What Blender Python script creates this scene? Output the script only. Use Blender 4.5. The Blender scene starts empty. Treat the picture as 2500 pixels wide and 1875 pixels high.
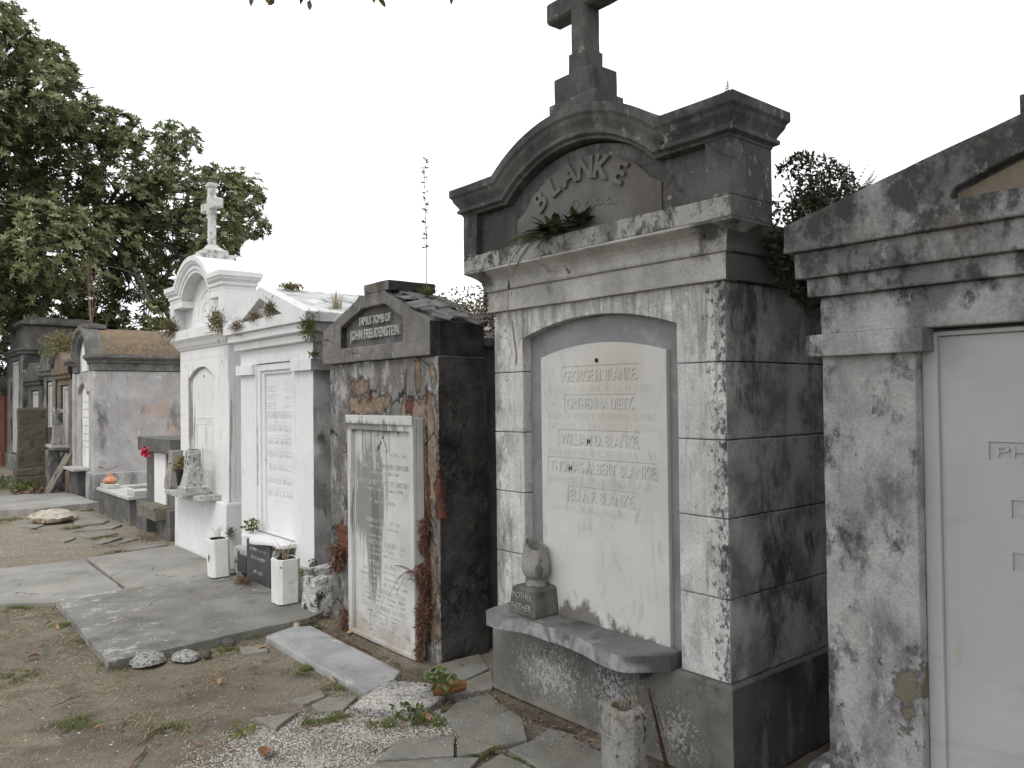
import bpy, bmesh, math, random
import numpy as np
from mathutils import Vector, Matrix, noise as mnoise
random.seed(7)
rad = math.radians
SC = bpy.context.scene
COL = SC.collection

# ------------------------------------------------------------------ camera
cam = bpy.data.cameras.new('camera'); camo = bpy.data.objects.new('camera', cam); COL.objects.link(camo)
cam.sensor_width = 36; cam.lens = 27.86; cam.clip_start = .05; cam.clip_end = 400
RM = Matrix(((0.76899199, -0.63915276, -0.01162171), (-0.00268865, -0.02141358, 0.99976709), (0.63925276, 0.76878164, 0.01818533)))
m3 = Matrix((RM[0], RM[1], -Vector(RM[2]))).transposed()
camo.matrix_world = Matrix.Translation((0, 0, 1.6)) @ m3.to_4x4()
SC.camera = camo

# ------------------------------------------------------------------ light
w = bpy.data.worlds.new("World"); SC.world = w; w.use_nodes = True
nt = w.node_tree; nt.nodes.clear()
out = nt.nodes.new('ShaderNodeOutputWorld'); bg = nt.nodes.new('ShaderNodeBackground')
sky = nt.nodes.new('ShaderNodeTexSky'); sky.sky_type = 'NISHITA'; sky.sun_disc = False
SUN_EL, SUN_AZ = rad(52), rad(-124)
sky.sun_elevation = SUN_EL; sky.sun_rotation = SUN_AZ; sky.dust_density = 4; sky.air_density = 1.5
hs = nt.nodes.new('ShaderNodeHueSaturation'); hs.inputs['Saturation'].default_value = .12
mx = nt.nodes.new('ShaderNodeMix'); mx.data_type = 'RGBA'; mx.inputs['Factor'].default_value = .8
mx.inputs['B'].default_value = (9.8, 10.0, 10.3, 1)           # even overcast cloud layer
nt.links.new(sky.outputs[0], hs.inputs['Color']); nt.links.new(hs.outputs[0], mx.inputs['A'])
nt.links.new(mx.outputs['Result'], bg.inputs[0]); nt.links.new(bg.outputs[0], out.inputs[0])
bg.inputs[1].default_value = .125
sl = bpy.data.lights.new('sun', 'SUN'); sl.energy = 1.1; sl.angle = rad(18); sl.color = (1, .97, .92)
so = bpy.data.objects.new('sun', sl); COL.objects.link(so)
d = Vector((math.sin(SUN_AZ)*math.cos(SUN_EL), math.cos(SUN_AZ)*math.cos(SUN_EL), math.sin(SUN_EL)))
so.rotation_euler = (-d).to_track_quat('-Z', 'Y').to_euler()
SC.view_settings.view_transform = 'Standard'; SC.view_settings.look = 'None'
SC.view_settings.exposure = .40; SC.view_settings.gamma = 1

# ------------------------------------------------------------------ materials
class N:
    def __init__(s, name):
        s.m = bpy.data.materials.new(name); s.m.use_nodes = True
        s.t = s.m.node_tree; s.t.nodes.clear()
        s.o = s.t.nodes.new('ShaderNodeOutputMaterial'); s.b = s.t.nodes.new('ShaderNodeBsdfPrincipled')
        s.t.links.new(s.b.outputs[0], s.o.inputs[0])
        s.tc = s.t.nodes.new('ShaderNodeTexCoord'); s.sp = None; s.ns = None
    def n(s, ty, **k):
        x = s.t.nodes.new(ty)
        for a, v in k.items(): setattr(x, a, v)
        return x
    def l(s, a, b): s.t.links.new(a, b)
    def setin(s, sock, v):
        if hasattr(v, 'is_linked') or hasattr(v, 'links'): s.l(v, sock)
        else: sock.default_value = v
    def math(s, op, a, b=0., c=None, clamp=False):
        x = s.n('ShaderNodeMath', operation=op, use_clamp=clamp)
        s.setin(x.inputs[0], a); s.setin(x.inputs[1], b)
        if c is not None: s.setin(x.inputs[2], c)
        return x.outputs[0]
    def mapr(s, v, a, b, c=0., d=1., smooth=True):
        x = s.n('ShaderNodeMapRange')
        if smooth: x.interpolation_type = 'SMOOTHSTEP'
        s.setin(x.inputs[0], v)
        for i, q in enumerate((a, b, c, d)): x.inputs[i+1].default_value = q
        return x.outputs[0]
    def noise(s, sc, detail=6, rough=.6, loc=(0, 0, 0), dist=0.):
        if not isinstance(sc, (tuple, list)): sc = (sc, sc, sc)
        mp = s.n('ShaderNodeMapping'); mp.inputs['Scale'].default_value = sc; mp.inputs['Location'].default_value = loc
        s.l(s.tc.outputs['Object'], mp.inputs[0])
        x = s.n('ShaderNodeTexNoise'); x.inputs['Scale'].default_value = 1; x.inputs['Detail'].default_value = detail
        x.inputs['Roughness'].default_value = rough; x.inputs['Distortion'].default_value = dist
        s.l(mp.outputs[0], x.inputs['Vector']); return x.outputs['Fac']
    def axis(s, i):
        if i < 3:
            if s.sp is None:
                s.sp = s.n('ShaderNodeSeparateXYZ'); s.l(s.tc.outputs['Object'], s.sp.inputs[0])
            return s.sp.outputs[i]
        if s.ns is None:
            s.ns = s.n('ShaderNodeSeparateXYZ'); s.l(s.tc.outputs['Normal'], s.ns.inputs[0])
        return s.ns.outputs[i-3]
    def mix(s, f, a, b, mode='MIX'):
        x = s.n('ShaderNodeMix', data_type='RGBA', blend_type=mode)
        s.setin(x.inputs['Factor'], f)
        for k, v in (('A', a), ('B', b)):
            if isinstance(v, tuple): x.inputs[k].default_value = (*v, 1) if len(v) == 3 else v
            else: s.l(v, x.inputs[k])
        return x.outputs['Result']
    def field(s, L, seed):
        sc = L.get('s', 3)
        f = s.noise(sc, L.get('d', 7), L.get('r', .62), loc=(seed*3.7, seed*1.9, seed*5.3), dist=L.get('dist', 0.))
        na = L.get('na', 1.)
        if na != 1.: f = s.math('MULTIPLY', f, na)
        for (ax, a, b, wt) in L.get('bias', ()):
            f = s.math('MULTIPLY_ADD', s.mapr(s.axis(ax), a, b), wt, f)
        if 'blobs' in L:
            cur = None
            for (c, r) in L['blobs']:
                mp = s.n('ShaderNodeMapping'); mp.vector_type = 'POINT'
                sca = tuple(1/q for q in r)
                mp.inputs['Scale'].default_value = sca
                mp.inputs['Location'].default_value = tuple(-c[i]*sca[i] for i in range(3))
                s.l(s.tc.outputs['Object'], mp.inputs[0])
                ln = s.n('ShaderNodeVectorMath', operation='LENGTH'); s.l(mp.outputs[0], ln.inputs[0])
                q = s.math('SUBTRACT', 1., ln.outputs['Value'])
                cur = q if cur is None else s.math('MAXIMUM', cur, q)
            f = s.math('MULTIPLY_ADD', s.math('MAXIMUM', cur, -.8), L.get('bw', 1.), f)
        return f

MATS = {}
def stone(name, c1, c2, scale=2.5, layers=(), rough=.9, bump=.35, fine=90, speck=.25, spec=.25, bscale=14, bd=.006):
    s = N(name)
    col = s.mix(s.mapr(s.noise(scale, 7, .6), .34, .68), c1, c2)
    hgt = s.noise(bscale, 8, .62, loc=(9, 2, 4))
    rg = rough
    for i, L in enumerate(layers):
        if 'crack' in L:
            mp = s.n('ShaderNodeMapping'); mp.inputs['Scale'].default_value = L['crack']; mp.inputs['Location'].default_value = (i*2.3, i*1.1, i*.7); s.l(s.tc.outputs['Object'], mp.inputs[0])
            nz = s.n('ShaderNodeTexNoise'); nz.inputs['Scale'].default_value = 2.5; nz.inputs['Detail'].default_value = 7; s.l(mp.outputs[0], nz.inputs['Vector'])
            va = s.n('ShaderNodeVectorMath', operation='MULTIPLY_ADD'); s.l(nz.outputs['Color'], va.inputs[0]); va.inputs[1].default_value = (.5, .5, .5); s.l(mp.outputs[0], va.inputs[2])
            vn = s.n('ShaderNodeTexVoronoi', feature='DISTANCE_TO_EDGE'); vn.inputs['Scale'].default_value = 1; s.l(va.outputs[0], vn.inputs['Vector'])
            mk = s.math('MULTIPLY', s.mapr(vn.outputs['Distance'], 0, L.get('w', .012), 1, 0), s.mapr(s.noise(1.7, 3, loc=(i*5.1, 2, 7)), L.get('m', .52), L.get('m', .52)+.06))
            col = s.mix(s.math('MULTIPLY', mk, .9), col, (.025, .022, .02)); hgt = s.math('MULTIPLY_ADD', mk, -1.2, hgt); continue
        f = s.field(L, i+1+L.get('seed', 0)); lo, hi = L['t']
        mk = s.mapr(f, lo, hi)
        if L.get('a', 1) != 1: mk = s.math('MULTIPLY', mk, L['a'])
        cc = L['c']
        if cc == 'brick':
            mp = s.n('ShaderNodeMapping'); mp.inputs['Rotation'].default_value = L.get('rot', (0, 0, 0))
            sep = s.axis(1); cb = s.n('ShaderNodeCombineXYZ')
            s.l(s.math('SUBTRACT', s.axis(1), s.axis(0)), cb.inputs[0]); s.l(s.axis(2), cb.inputs[1])
            bt = s.n('ShaderNodeTexBrick'); s.l(cb.outputs[0], bt.inputs[0])
            bt.inputs['Scale'].default_value = 1; bt.inputs['Brick Width'].default_value = .2; bt.inputs['Row Height'].default_value = .072
            bt.inputs['Mortar Size'].default_value = .011; bt.inputs['Color1'].default_value = (.24, .075, .045, 1)
            bt.inputs['Color2'].default_value = (.17, .06, .04, 1); bt.inputs['Mortar'].default_value = (.055, .045, .036, 1)
            cc = s.mix(.4, bt.outputs['Color'], s.mix(s.noise(30, 5), (.12, .05, .03), (.34, .14, .09)))
            hgt = s.math('MULTIPLY_ADD', s.math('MULTIPLY', bt.outputs['Fac'], mk), -.5, hgt)
        elif isinstance(cc, list):
            cc = s.mix(s.mapr(s.noise(L.get('cs', 12), 6), .35, .65), cc[0], cc[1])
        col = s.mix(mk, col, cc)
        if 'h' in L: hgt = s.math('MULTIPLY_ADD', mk, L['h'], hgt)
        if 'edge' in L:      # thin dark rim where the plaster breaks
            e = s.math('MULTIPLY', s.mapr(f, lo-L['edge'], lo), s.mapr(f, lo, lo+L['edge']*.6, 1., 0.))
            col = s.mix(s.math('MULTIPLY', e, .8), col, (.03, .026, .022))
    fn = s.noise(fine, 4, .7)
    col = s.mix(s.mapr(fn, .3, .7, speck, 0.), col, (.02, .02, .018), 'MIX') if speck else col
    s.l(col, s.b.inputs['Base Color']); s.b.inputs['Roughness'].default_value = rough
    s.b.inputs['Specular IOR Level'].default_value = spec
    hf = s.math('MULTIPLY_ADD', fn, .25, hgt)
    bp = s.n('ShaderNodeBump'); bp.inputs['Strength'].default_value = bump; bp.inputs['Distance'].default_value = bd*3
    s.l(hf, bp.inputs['Height']); s.l(bp.outputs[0], s.b.inputs['Normal'])
    MATS[name] = s.m; return s.m

def simple(name, c1, c2, scale=20, rough=.7, spec=.3, sss=0, trans=0):
    s = N(name); col = s.mix(s.mapr(s.noise(scale, 4), .35, .65), c1, c2)
    s.l(col, s.b.inputs['Base Color']); s.b.inputs['Roughness'].default_value = rough
    s.b.inputs['Specular IOR Level'].default_value = spec
    MATS[name] = s.m; return s.m

def leafmat(name, cols, rough=.45, spec=.4, transl=.25, under=None):
    s = N(name); at = s.n('ShaderNodeAttribute', attribute_name='rnd')
    cr = s.n('ShaderNodeValToRGB'); el = cr.color_ramp.elements
    while len(el) < len(cols): el.new(.5)
    for i, c in enumerate(cols): el[i].position = i/(len(cols)-1); el[i].color = (*c, 1)
    s.l(at.outputs['Fac'], cr.inputs[0]); col = cr.outputs[0]
    if under:
        g = s.n('ShaderNodeNewGeometry'); col = s.mix(g.outputs['Backfacing'], col, under)
    s.l(col, s.b.inputs['Base Color']); s.b.inputs['Roughness'].default_value = rough
    s.b.inputs['Specular IOR Level'].default_value = spec
    if transl:
        tr = s.n('ShaderNodeBsdfTranslucent'); s.l(cr.outputs[0], tr.inputs[0]); ms = s.n('ShaderNodeMixShader'); ms.inputs[0].default_value = transl
        s.l(s.b.outputs[0], ms.inputs[1]); s.l(tr.outputs[0], ms.inputs[2]); s.l(ms.outputs[0], s.o.inputs[0])
    MATS[name] = s.m; return s.m

# ------------------------------------------------------------------ object helpers
def thing(name, label, cat, loc=(0, 0, 0), group=None, kind=None):
    o = bpy.data.objects.new(name, None); COL.objects.link(o); o.location = loc; o.empty_display_size = .1
    tag(o, label, cat, group, kind); return o
def tag(o, label=None, cat=None, group=None, kind=None):
    for k, v in (('label', label), ('category', cat), ('group', group), ('kind', kind)):
        if v: o[k] = v
    return o
def rootloc(p):
    v = Vector((0, 0, 0))
    while p: v += p.location; p = p.parent
    return v
def linkmesh(name, me, mat, parent=None, loc=None):
    o = bpy.data.objects.new(name, me); COL.objects.link(o); o.parent = parent
    if mat and not me.materials: me.materials.append(MATS[mat] if isinstance(mat, str) else mat)
    if loc is not None: o.location = loc
    return o
def rawmesh(name, V, F, mat, parent=None, loc=None, rnd=None, smooth=False):
    off = rootloc(parent) if parent else Vector(loc or (0, 0, 0))
    V = np.asarray(V, dtype=np.float32) - np.array(off, dtype=np.float32)
    me = bpy.data.meshes.new(name)
    F = np.asarray(F, dtype=np.int32) if not isinstance(F, list) else F
    if isinstance(F, np.ndarray):
        k = F.shape[1]; me.vertices.add(len(V)); me.vertices.foreach_set('co', V.ravel())
        me.loops.add(F.size); me.loops.foreach_set('vertex_index', F.ravel()); me.polygons.add(len(F))
        me.polygons.foreach_set('loop_start', np.arange(0, F.size, k, dtype=np.int32))
        me.update(calc_edges=True)
    else: me.from_pydata([tuple(v) for v in V], [], F)
    if rnd is not None:
        a = me.attributes.new('rnd', 'FLOAT', 'FACE'); a.data.foreach_set('value', np.asarray(rnd, dtype=np.float32))
    me.validate()
    if smooth: me.polygons.foreach_set('use_smooth', [True]*len(me.polygons))
    return linkmesh(name, me, mat, parent, None if parent else tuple(off))

class MB:
    """collects closed shapes; k scales about the eye-height datum used when measuring"""
    def __init__(s, k=1.): s.v = []; s.f = []; s.k = k
    def pt(s, p):
        k = s.k; return (p[0]*k, p[1]*k, 1.6+(p[2]-1.6)*k) if k != 1 else tuple(p)
    def add(s, V, F):
        n = len(s.v); s.v += [s.pt(p) for p in V]; s.f += [tuple(i+n for i in f) for f in F]; return s
    def box(s, x0, x1, y0, y1, z0, z1):
        if x0 > x1: x0, x1 = x1, x0
        if y0 > y1: y0, y1 = y1, y0
        return s.add([(x0, y0, z0), (x1, y0, z0), (x1, y1, z0), (x0, y1, z0), (x0, y0, z1), (x1, y0, z1), (x1, y1, z1), (x0, y1, z1)],
                     [(0, 3, 2, 1), (4, 5, 6, 7), (0, 1, 5, 4), (1, 2, 6, 5), (2, 3, 7, 6), (3, 0, 4, 7)])
    def extr(s, A, B):
        n = len(A); return s.add(list(A)+list(B), [tuple(range(n)), tuple(range(2*n-1, n-1, -1))] + [(i, i+n, (i+1) % n+n, (i+1) % n) for i in range(n)])
    def front(s, poly, x0, x1):       # polygon in (Y, z) run back from x0 to x1
        return s.extr([(x0, y, z) for y, z in poly], [(x1, y, z) for y, z in poly])
    def plan(s, poly, z0, z1):        # polygon in (X, Y)
        return s.extr([(x, y, z0) for x, y in poly], [(x, y, z1) for x, y in poly])
    def side(s, poly, y0, y1):        # polygon in (X, z)
        return s.extr([(x, y0, z) for x, z in poly], [(x, y1, z) for x, z in poly])
    def rings(s, rect, prof, ex=(1, 1, 1, 1)):   # rect x0,x1,y0,y1 ; prof [(q,z)...] ; ex which sides step out
        x0, x1, y0, y1 = rect; V = []
        for p in prof:
            q, z = p[0], p[1]; ya, yb = (p[2] if len(p) > 2 and p[2] is not None else y0-q*ex[2]), (p[3] if len(p) > 3 and p[3] is not None else y1+q*ex[3])
            V += [(x0-q*ex[0], ya, z), (x1+q*ex[1], ya, z), (x1+q*ex[1], yb, z), (x0-q*ex[0], yb, z)]
        F = [(3, 2, 1, 0)]; n = len(prof)
        for i in range(n-1):
            a = 4*i; F += [(a+j, a+(j+1) % 4, a+4+(j+1) % 4, a+4+j) for j in range(4)]
        F.append((4*n-4, 4*n-3, 4*n-2, 4*n-1)); return s.add(V, F)
    def lathe(s, c, prof, n=24, sx=1, sy=1, cap=True, rot=0.):
        V = []
        for r, z in prof:
            for i in range(n):
                a = 2*math.pi*i/n+rot; V.append((c[0]+r*sx*math.cos(a), c[1]+r*sy*math.sin(a), z))
        F = []
        for j in range(len(prof)-1):
            for i in range(n): F.append((j*n+i, j*n+(i+1) % n, (j+1)*n+(i+1) % n, (j+1)*n+i))
        if cap: F += [tuple(range(n-1, -1, -1)), tuple(range((len(prof)-1)*n, len(prof)*n))]
        return s.add(V, F)
    def tube(s, P, R, n=6):
        P = [Vector(p) for p in P]; V = []; R = R if isinstance(R, (list, tuple)) else [R]*len(P)
        u = None
        for i, p in enumerate(P):
            t = (P[min(i+1, len(P)-1)]-P[max(i-1, 0)]).normalized()
            if u is None: u = t.orthogonal().normalized()
            else: u = (u-t*u.dot(t)).normalized()
            v = t.cross(u)
            for j in range(n):
                a = 2*math.pi*j/n; V.append(tuple(p+(u*math.cos(a)+v*math.sin(a))*R[i]))
        F = [(i*n+j, i*n+(j+1) % n, (i+1)*n+(j+1) % n, (i+1)*n+j) for i in range(len(P)-1) for j in range(n)]
        F += [tuple(range(n-1, -1, -1)), tuple(range((len(P)-1)*n, len(P)*n))]
        return s.add(V, F)
    def sweep_arch(s, x0, xb, yc, zs, c, rise, prof):
        """arched moulding; prof [(q,h)...] from the top edge down; concentric arcs meeting the level z=zs-h"""
        R = (c*c+rise*rise)/(2*rise); zc = zs+rise-R; n = 28; rows = []
        full = [(None, prof[0][1])] + list(prof) + [(None, prof[-1][1])]
        for q, h in full:
            r = R-h; dz = zs-h-zc; wd = math.sqrt(max(r*r-dz*dz, 1e-6)); am = math.atan2(wd, dz)
            x = xb if q is None else x0-q
            rows.append([(x, yc+r*math.sin(am-2*am*i/n), zc+r*math.cos(am-2*am*i/n)) for i in range(n+1)])
        V = [p for r_ in rows for p in r_]; m = len(rows); F = []
        for j in range(m-1):
            for i in range(n): F.append((j*(n+1)+i, j*(n+1)+i+1, (j+1)*(n+1)+i+1, (j+1)*(n+1)+i))
        for i in range(n): F.append(((m-1)*(n+1)+i, (m-1)*(n+1)+i+1, i+1, i))
        F.append(tuple(j*(n+1) for j in range(m))); F.append(tuple(j*(n+1)+n for j in range(m-1, -1, -1)))
        s.add(V, F)
    def halfw(s, zs, c, rise, h):
        R = (c*c+rise*rise)/(2*rise); zc = zs+rise-R; return math.sqrt((R-h)**2-(zs-h-zc)**2)
    def text(s, txt, x, yc, z, size, ext=.006, width=None, arc=None, rot=0., squash=1., bold=0.):
        """raised letters on a face looking towards -X; yc,z centre"""
        cu = bpy.data.curves.new('t', 'FONT'); cu.body = txt; cu.size = size*1.38; cu.extrude = ext; cu.align_x = 'CENTER'; cu.offset = bold
        cu.resolution_u = 3; o = bpy.data.objects.new('t', cu); COL.objects.link(o)
        dg = bpy.context.evaluated_depsgraph_get(); dg.update(); me = bpy.data.meshes.new_from_object(o.evaluated_get(dg))
        P = [v.co.copy() for v in me.vertices]; Fs = [tuple(p.vertices) for p in me.polygons]
        bpy.data.objects.remove(o); bpy.data.curves.remove(cu); bpy.data.meshes.remove(me)
        if not P: return s
        xs = [p.x for p in P]; ca = (min(xs)+max(xs))/2; wd = max(xs)-min(xs); sx = (width/wd) if width else 1
        cr, sr = math.cos(rot), math.sin(rot); V = []
        for p in P:
            a, b = (p.x-ca)*sx, p.y*squash-size*.5; a, b = a*cr-b*sr, a*sr+b*cr
            V.append((x-p.z, yc-a, z+b))
        return s.add(V, Fs)
    def build(s, name, mat, parent=None, loc=None, bevel=.004, cell=0., amp=0., smooth=False, seed=0, freq=2.2):
        off = rootloc(parent) if parent else Vector(loc or (0, 0, 0))
        bm = bmesh.new(); vs = [bm.verts.new(Vector(p)-off) for p in s.v]
        for f in s.f:
            try: bm.faces.new([vs[i] for i in f])
            except ValueError: pass
        bmesh.ops.recalc_face_normals(bm, faces=bm.faces)
        if bevel:
            ed = [e for e in bm.edges if len(e.link_faces) == 2 and e.calc_face_angle(0) > rad(28) and e.calc_length() > bevel*2.5]
            if ed: bmesh.ops.bevel(bm, geom=ed, offset=bevel, offset_type='OFFSET', segments=2, profile=.6, affect='EDGES', clamp_overlap=True)
        if cell:
            for ax in range(3):
                cs = [v.co[ax] for v in bm.verts]; lo, hi = min(cs), max(cs); n = int((hi-lo)/cell)
                for i in range(1, n+1):
                    co = [0, 0, 0]; co[ax] = lo+(hi-lo)*i/(n+1); no = [0, 0, 0]; no[ax] = 1
                    bmesh.ops.bisect_plane(bm, geom=bm.verts[:]+bm.edges[:]+bm.faces[:], plane_co=co, plane_no=no)
        if amp:
            for v in bm.verts:
                p = (v.co+off)
                nn = mnoise.noise_vector(p*freq+Vector((seed, 0, 0)))*1.2 + mnoise.noise_vector(p*freq*4.3)*.6 + mnoise.noise_vector(p*freq*13)*.35
                v.co += nn*amp
        me = bpy.data.meshes.new(name); bm.to_mesh(me); bm.free()
        if smooth:
            me.polygons.foreach_set('use_smooth', [True]*len(me.polygons))
            try: me.set_sharp_from_angle(angle=rad(38))
            except Exception: pass
        return linkmesh(name, me, mat, parent, None if parent else tuple(off))

# ---- leaf and blade clouds (numpy)
RNG = np.random.default_rng(11)
def rot_basis(d, up=None):
    d = d/np.linalg.norm(d, axis=1, keepdims=True)
    r = RNG.normal(size=d.shape) if up is None else up
    a = np.cross(d, r); a /= np.maximum(np.linalg.norm(a, axis=1, keepdims=True), 1e-6)
    return d, a, np.cross(a, d)
def leaves(P, D, L, W, fold=.25, up=None, droop=0.):
    """one six-corner leaf (two quads) per row; returns V,F"""
    n = len(P); d, a, b = rot_basis(D, up); L = np.broadcast_to(L, n)[:, None]; W = np.broadcast_to(W, n)[:, None]
    m0 = P; m1 = P+d*L*.45-b*L*.0; m2 = P+d*L-b*L*droop
    l1 = P+d*L*.35+a*W+b*W*fold; l2 = P+d*L*.72+a*W*.72+b*W*fold-b*L*droop*.5
    r1 = P+d*L*.35-a*W+b*W*fold; r2 = P+d*L*.72-a*W*.72+b*W*fold-b*L*droop*.5
    V = np.stack([m0, l1, l2, m2, r2, r1], 1).reshape(-1, 3); k = np.arange(n)[:, None]*6
    F = np.concatenate([k+np.array([[0, 1, 2, 3]]), k+np.array([[0, 3, 4, 5]])], 1).reshape(-1, 4)
    return V, F
def join(parts):
    V = []; F = []; R = []; o = 0
    for v, f, r in parts: V.append(v); F.append(f+o); R.append(r); o += len(v)
    return np.concatenate(V), np.concatenate(F), np.concatenate(R)
def rosettes(C, dirs, nl, L, W, spread=.9, rr=None):
    n = len(C); d, a, b = rot_basis(dirs)
    P = np.repeat(C, nl, 0); ang = np.tile(np.arange(nl)*2*np.pi/nl, n)+np.repeat(RNG.uniform(0, 6.28, n), nl)
    dd = np.repeat(d, nl, 0); aa = np.repeat(a, nl, 0); bb = np.repeat(b, nl, 0)
    rad_ = aa*np.cos(ang)[:, None]+bb*np.sin(ang)[:, None]
    D = dd*RNG.uniform(.15, .9, (n*nl, 1))+rad_*spread
    Ls = L*RNG.uniform(.6, 1.15, n*nl); V, F = leaves(P+rad_*L*.06, D, Ls, W*Ls/L, up=dd+RNG.normal(size=dd.shape)*.25, droop=.08)
    r = np.clip(np.repeat(RNG.uniform(0, 1, n), nl)*.6+RNG.uniform(0, .4, n*nl), 0, 1) if rr is None else rr
    return V, F, np.repeat(r, 2)
def blades(C, h, wd, lean=.5, seg=2, n=None):
    """thin upright grass blades: seg quads each"""
    n = len(C); h = np.broadcast_to(h, n)[:, None]; a = RNG.uniform(0, 6.28, n); ld = np.stack([np.cos(a), np.sin(a), np.zeros(n)], 1)*RNG.uniform(.1, 1, (n, 1))*lean
    s = np.stack([-np.sin(a), np.cos(a), np.zeros(n)], 1)*wd; z = np.array([[0, 0, 1.]])
    V = []; 
    for i in range(seg+1):
        t = i/seg; c = C+z*h*(t-.25*t*t*lean)+ld*h*t*t; V += [c-s*(1-t*.9), c+s*(1-t*.9)]
    V = np.stack(V, 1).reshape(-1, 3); k = np.arange(n)[:, None]*2*(seg+1)
    F = np.concatenate([k+np.array([[2*i, 2*i+1, 2*i+3, 2*i+2]]) for i in range(seg)], 1).reshape(-1, 4)
    return V, F, np.repeat(RNG.uniform(0, 1, n), seg)
def frond(base, d, length, npin=14, pl=.05, arch=.6, pw=.0042):
    """fern frond: arching midrib with pairs of narrow leaflets"""
    base = Vector(base); d = Vector(d).normalized(); V = []; F = []
    side = d.cross(Vector((0, 0, 1)));
    side = side.normalized() if side.length > .05 else Vector((1, 0, 0))
    def pt(t): return base+d*length*t+Vector((0, 0, -arch*length*t*t))
    for i in range(npin):
        t = (i+1.2)/(npin+1); p = pt(t); tn = (pt(t+.03)-pt(t)).normalized(); l = pl*math.sin(math.pi*min(1, .25+t*.8))**.8
        for sg in (1, -1):
            q = (side*sg+tn*.45).normalized(); n0 = len(V); e = p+q*l+Vector((0, 0, -.2*l))
            V += [p-tn*pw*.5, p+tn*pw*.5, p+q*l*.6+tn*pw, e]; F.append((n0, n0+1, n0+3, n0+2)) if 0 else F.append((n0, n0+3, n0+2, n0+1))
    for i in range(8):
        a, b = pt(i/8), pt((i+1)/8); n0 = len(V); s2 = side*.0018; V += [a-s2, a+s2, b+s2, b-s2]; F.append((n0, n0+1, n0+2, n0+3))
    return np.array([tuple(v) for v in V]), np.array(F), RNG.uniform(0, 1, len(F))
from mathutils.geometry import tessellate_polygon
def _fh(s, outer, holes, x0, x1):
    loops = [[Vector((y, z, 0)) for y, z in L] for L in [outer]+holes]
    T = tessellate_polygon(loops); flat = [p for L in loops for p in L]; n = len(flat)
    V = [(x0, p.x, p.y) for p in flat]+[(x1, p.x, p.y) for p in flat]; F = [tuple(t) for t in T]+[tuple(i+n for i in reversed(t)) for t in T]
    o = 0
    for L in loops:
        m = len(L); F += [(o+i, o+(i+1) % m, o+(i+1) % m+n, o+i+n) for i in range(m)]; o += m
    return s.add(V, F)
MB.front_hole = _fh
def arcpts(yc, z0, c, rise, n=16, rev=False):
    """points (Y,z) along an arc from yc+c to yc-c springing at z0"""
    R = (c*c+rise*rise)/(2*rise); zc = z0+rise-R; am = math.asin(min(1, c/R)) if rise <= c else math.pi-math.asin(c/R)
    P = [(yc+R*math.sin(am-2*am*i/n), zc+R*math.cos(am-2*am*i/n)) for i in range(n+1)]
    return P[::-1] if rev else P

# ================================================================= materials
W8 = (.80, .80, .79)
DK = (.035, .035, .034)
stone('stucco_t1', (.54, .54, .52), (.72, .715, .69), 5, [
    dict(c=(.26, .26, .255), s=(4.5, 4.5, 2.4), d=10, r=.74, t=(.50, .68), a=.75),
    dict(c=(.20, .195, .18), s=(30, 30, 2.2), d=8, r=.7, bias=[(2, 1.65, 2.05, .07)], t=(.54, .68), a=.6),
    dict(c=(.30, .29, .27), s=(14, 14, 6), d=9, r=.76, bias=[(2, 1.75, 2.05, .08)], t=(.52, .64), a=.6),
    dict(c=(.06, .06, .058), s=(40, 40, 26), d=8, r=.8, bias=[(1, -.60, -.755, .13), (1, .50, .74, .07), (2, 1.85, 2.1, .03), (2, .6, .38, .03)], t=(.60, .69), a=.9),
    dict(c=(.05, .05, .05), s=(11, 11, 6), d=10, r=.75, bias=[(1, -.66, -.76, .12)], t=(.67, .70), a=.85, seed=15),
    dict(c=(.16, .155, .15), s=(3.4, 3.4, 2), d=8, bias=[(1, .55, .76, .14), (2, .62, .42, .07)], t=(.58, .72), a=.65),
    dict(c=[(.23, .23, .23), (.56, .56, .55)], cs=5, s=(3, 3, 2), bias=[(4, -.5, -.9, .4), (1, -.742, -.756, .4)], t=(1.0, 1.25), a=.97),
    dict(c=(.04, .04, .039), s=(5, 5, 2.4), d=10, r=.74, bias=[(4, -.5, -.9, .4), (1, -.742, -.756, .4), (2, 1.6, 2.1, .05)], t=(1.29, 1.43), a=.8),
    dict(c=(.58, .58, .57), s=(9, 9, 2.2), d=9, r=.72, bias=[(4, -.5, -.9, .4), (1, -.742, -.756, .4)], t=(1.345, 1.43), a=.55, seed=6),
], bump=.5)
stone('joint_t1', (.12, .12, .115), (.2, .2, .19), 8)
stone('stucco_t1_top', (.058, .058, .057), (.135, .133, .128), 2.5, [dict(crack=(2, 2, 1.6), w=.008, m=.56), 
    dict(c=(.42, .415, .39), s=(13, 13, 10), d=10, r=.78, bias=[(2, 2.42, 2.38, .16), (4, -.5, -.9, -.15), (1, -.7, -.9, -.03)], t=(.58, .67), a=.9),
    dict(c=(.33, .325, .30), s=(20, 20, 8), d=9, r=.75, bias=[(1, -.86, -.9, .10), (2, 2.65, 2.6, .04)], t=(.66, .72), a=.8),
    dict(c=(.25, .245, .23), s=(5, 5, 3), d=10, r=.74, bias=[(2, 2.65, 2.75, .02)], t=(.50, .68), a=.55),
    dict(c=(.025, .025, .025), s=(5, 5, 2), d=8, t=(.52, .68), a=.6),
], bump=.35)
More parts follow.
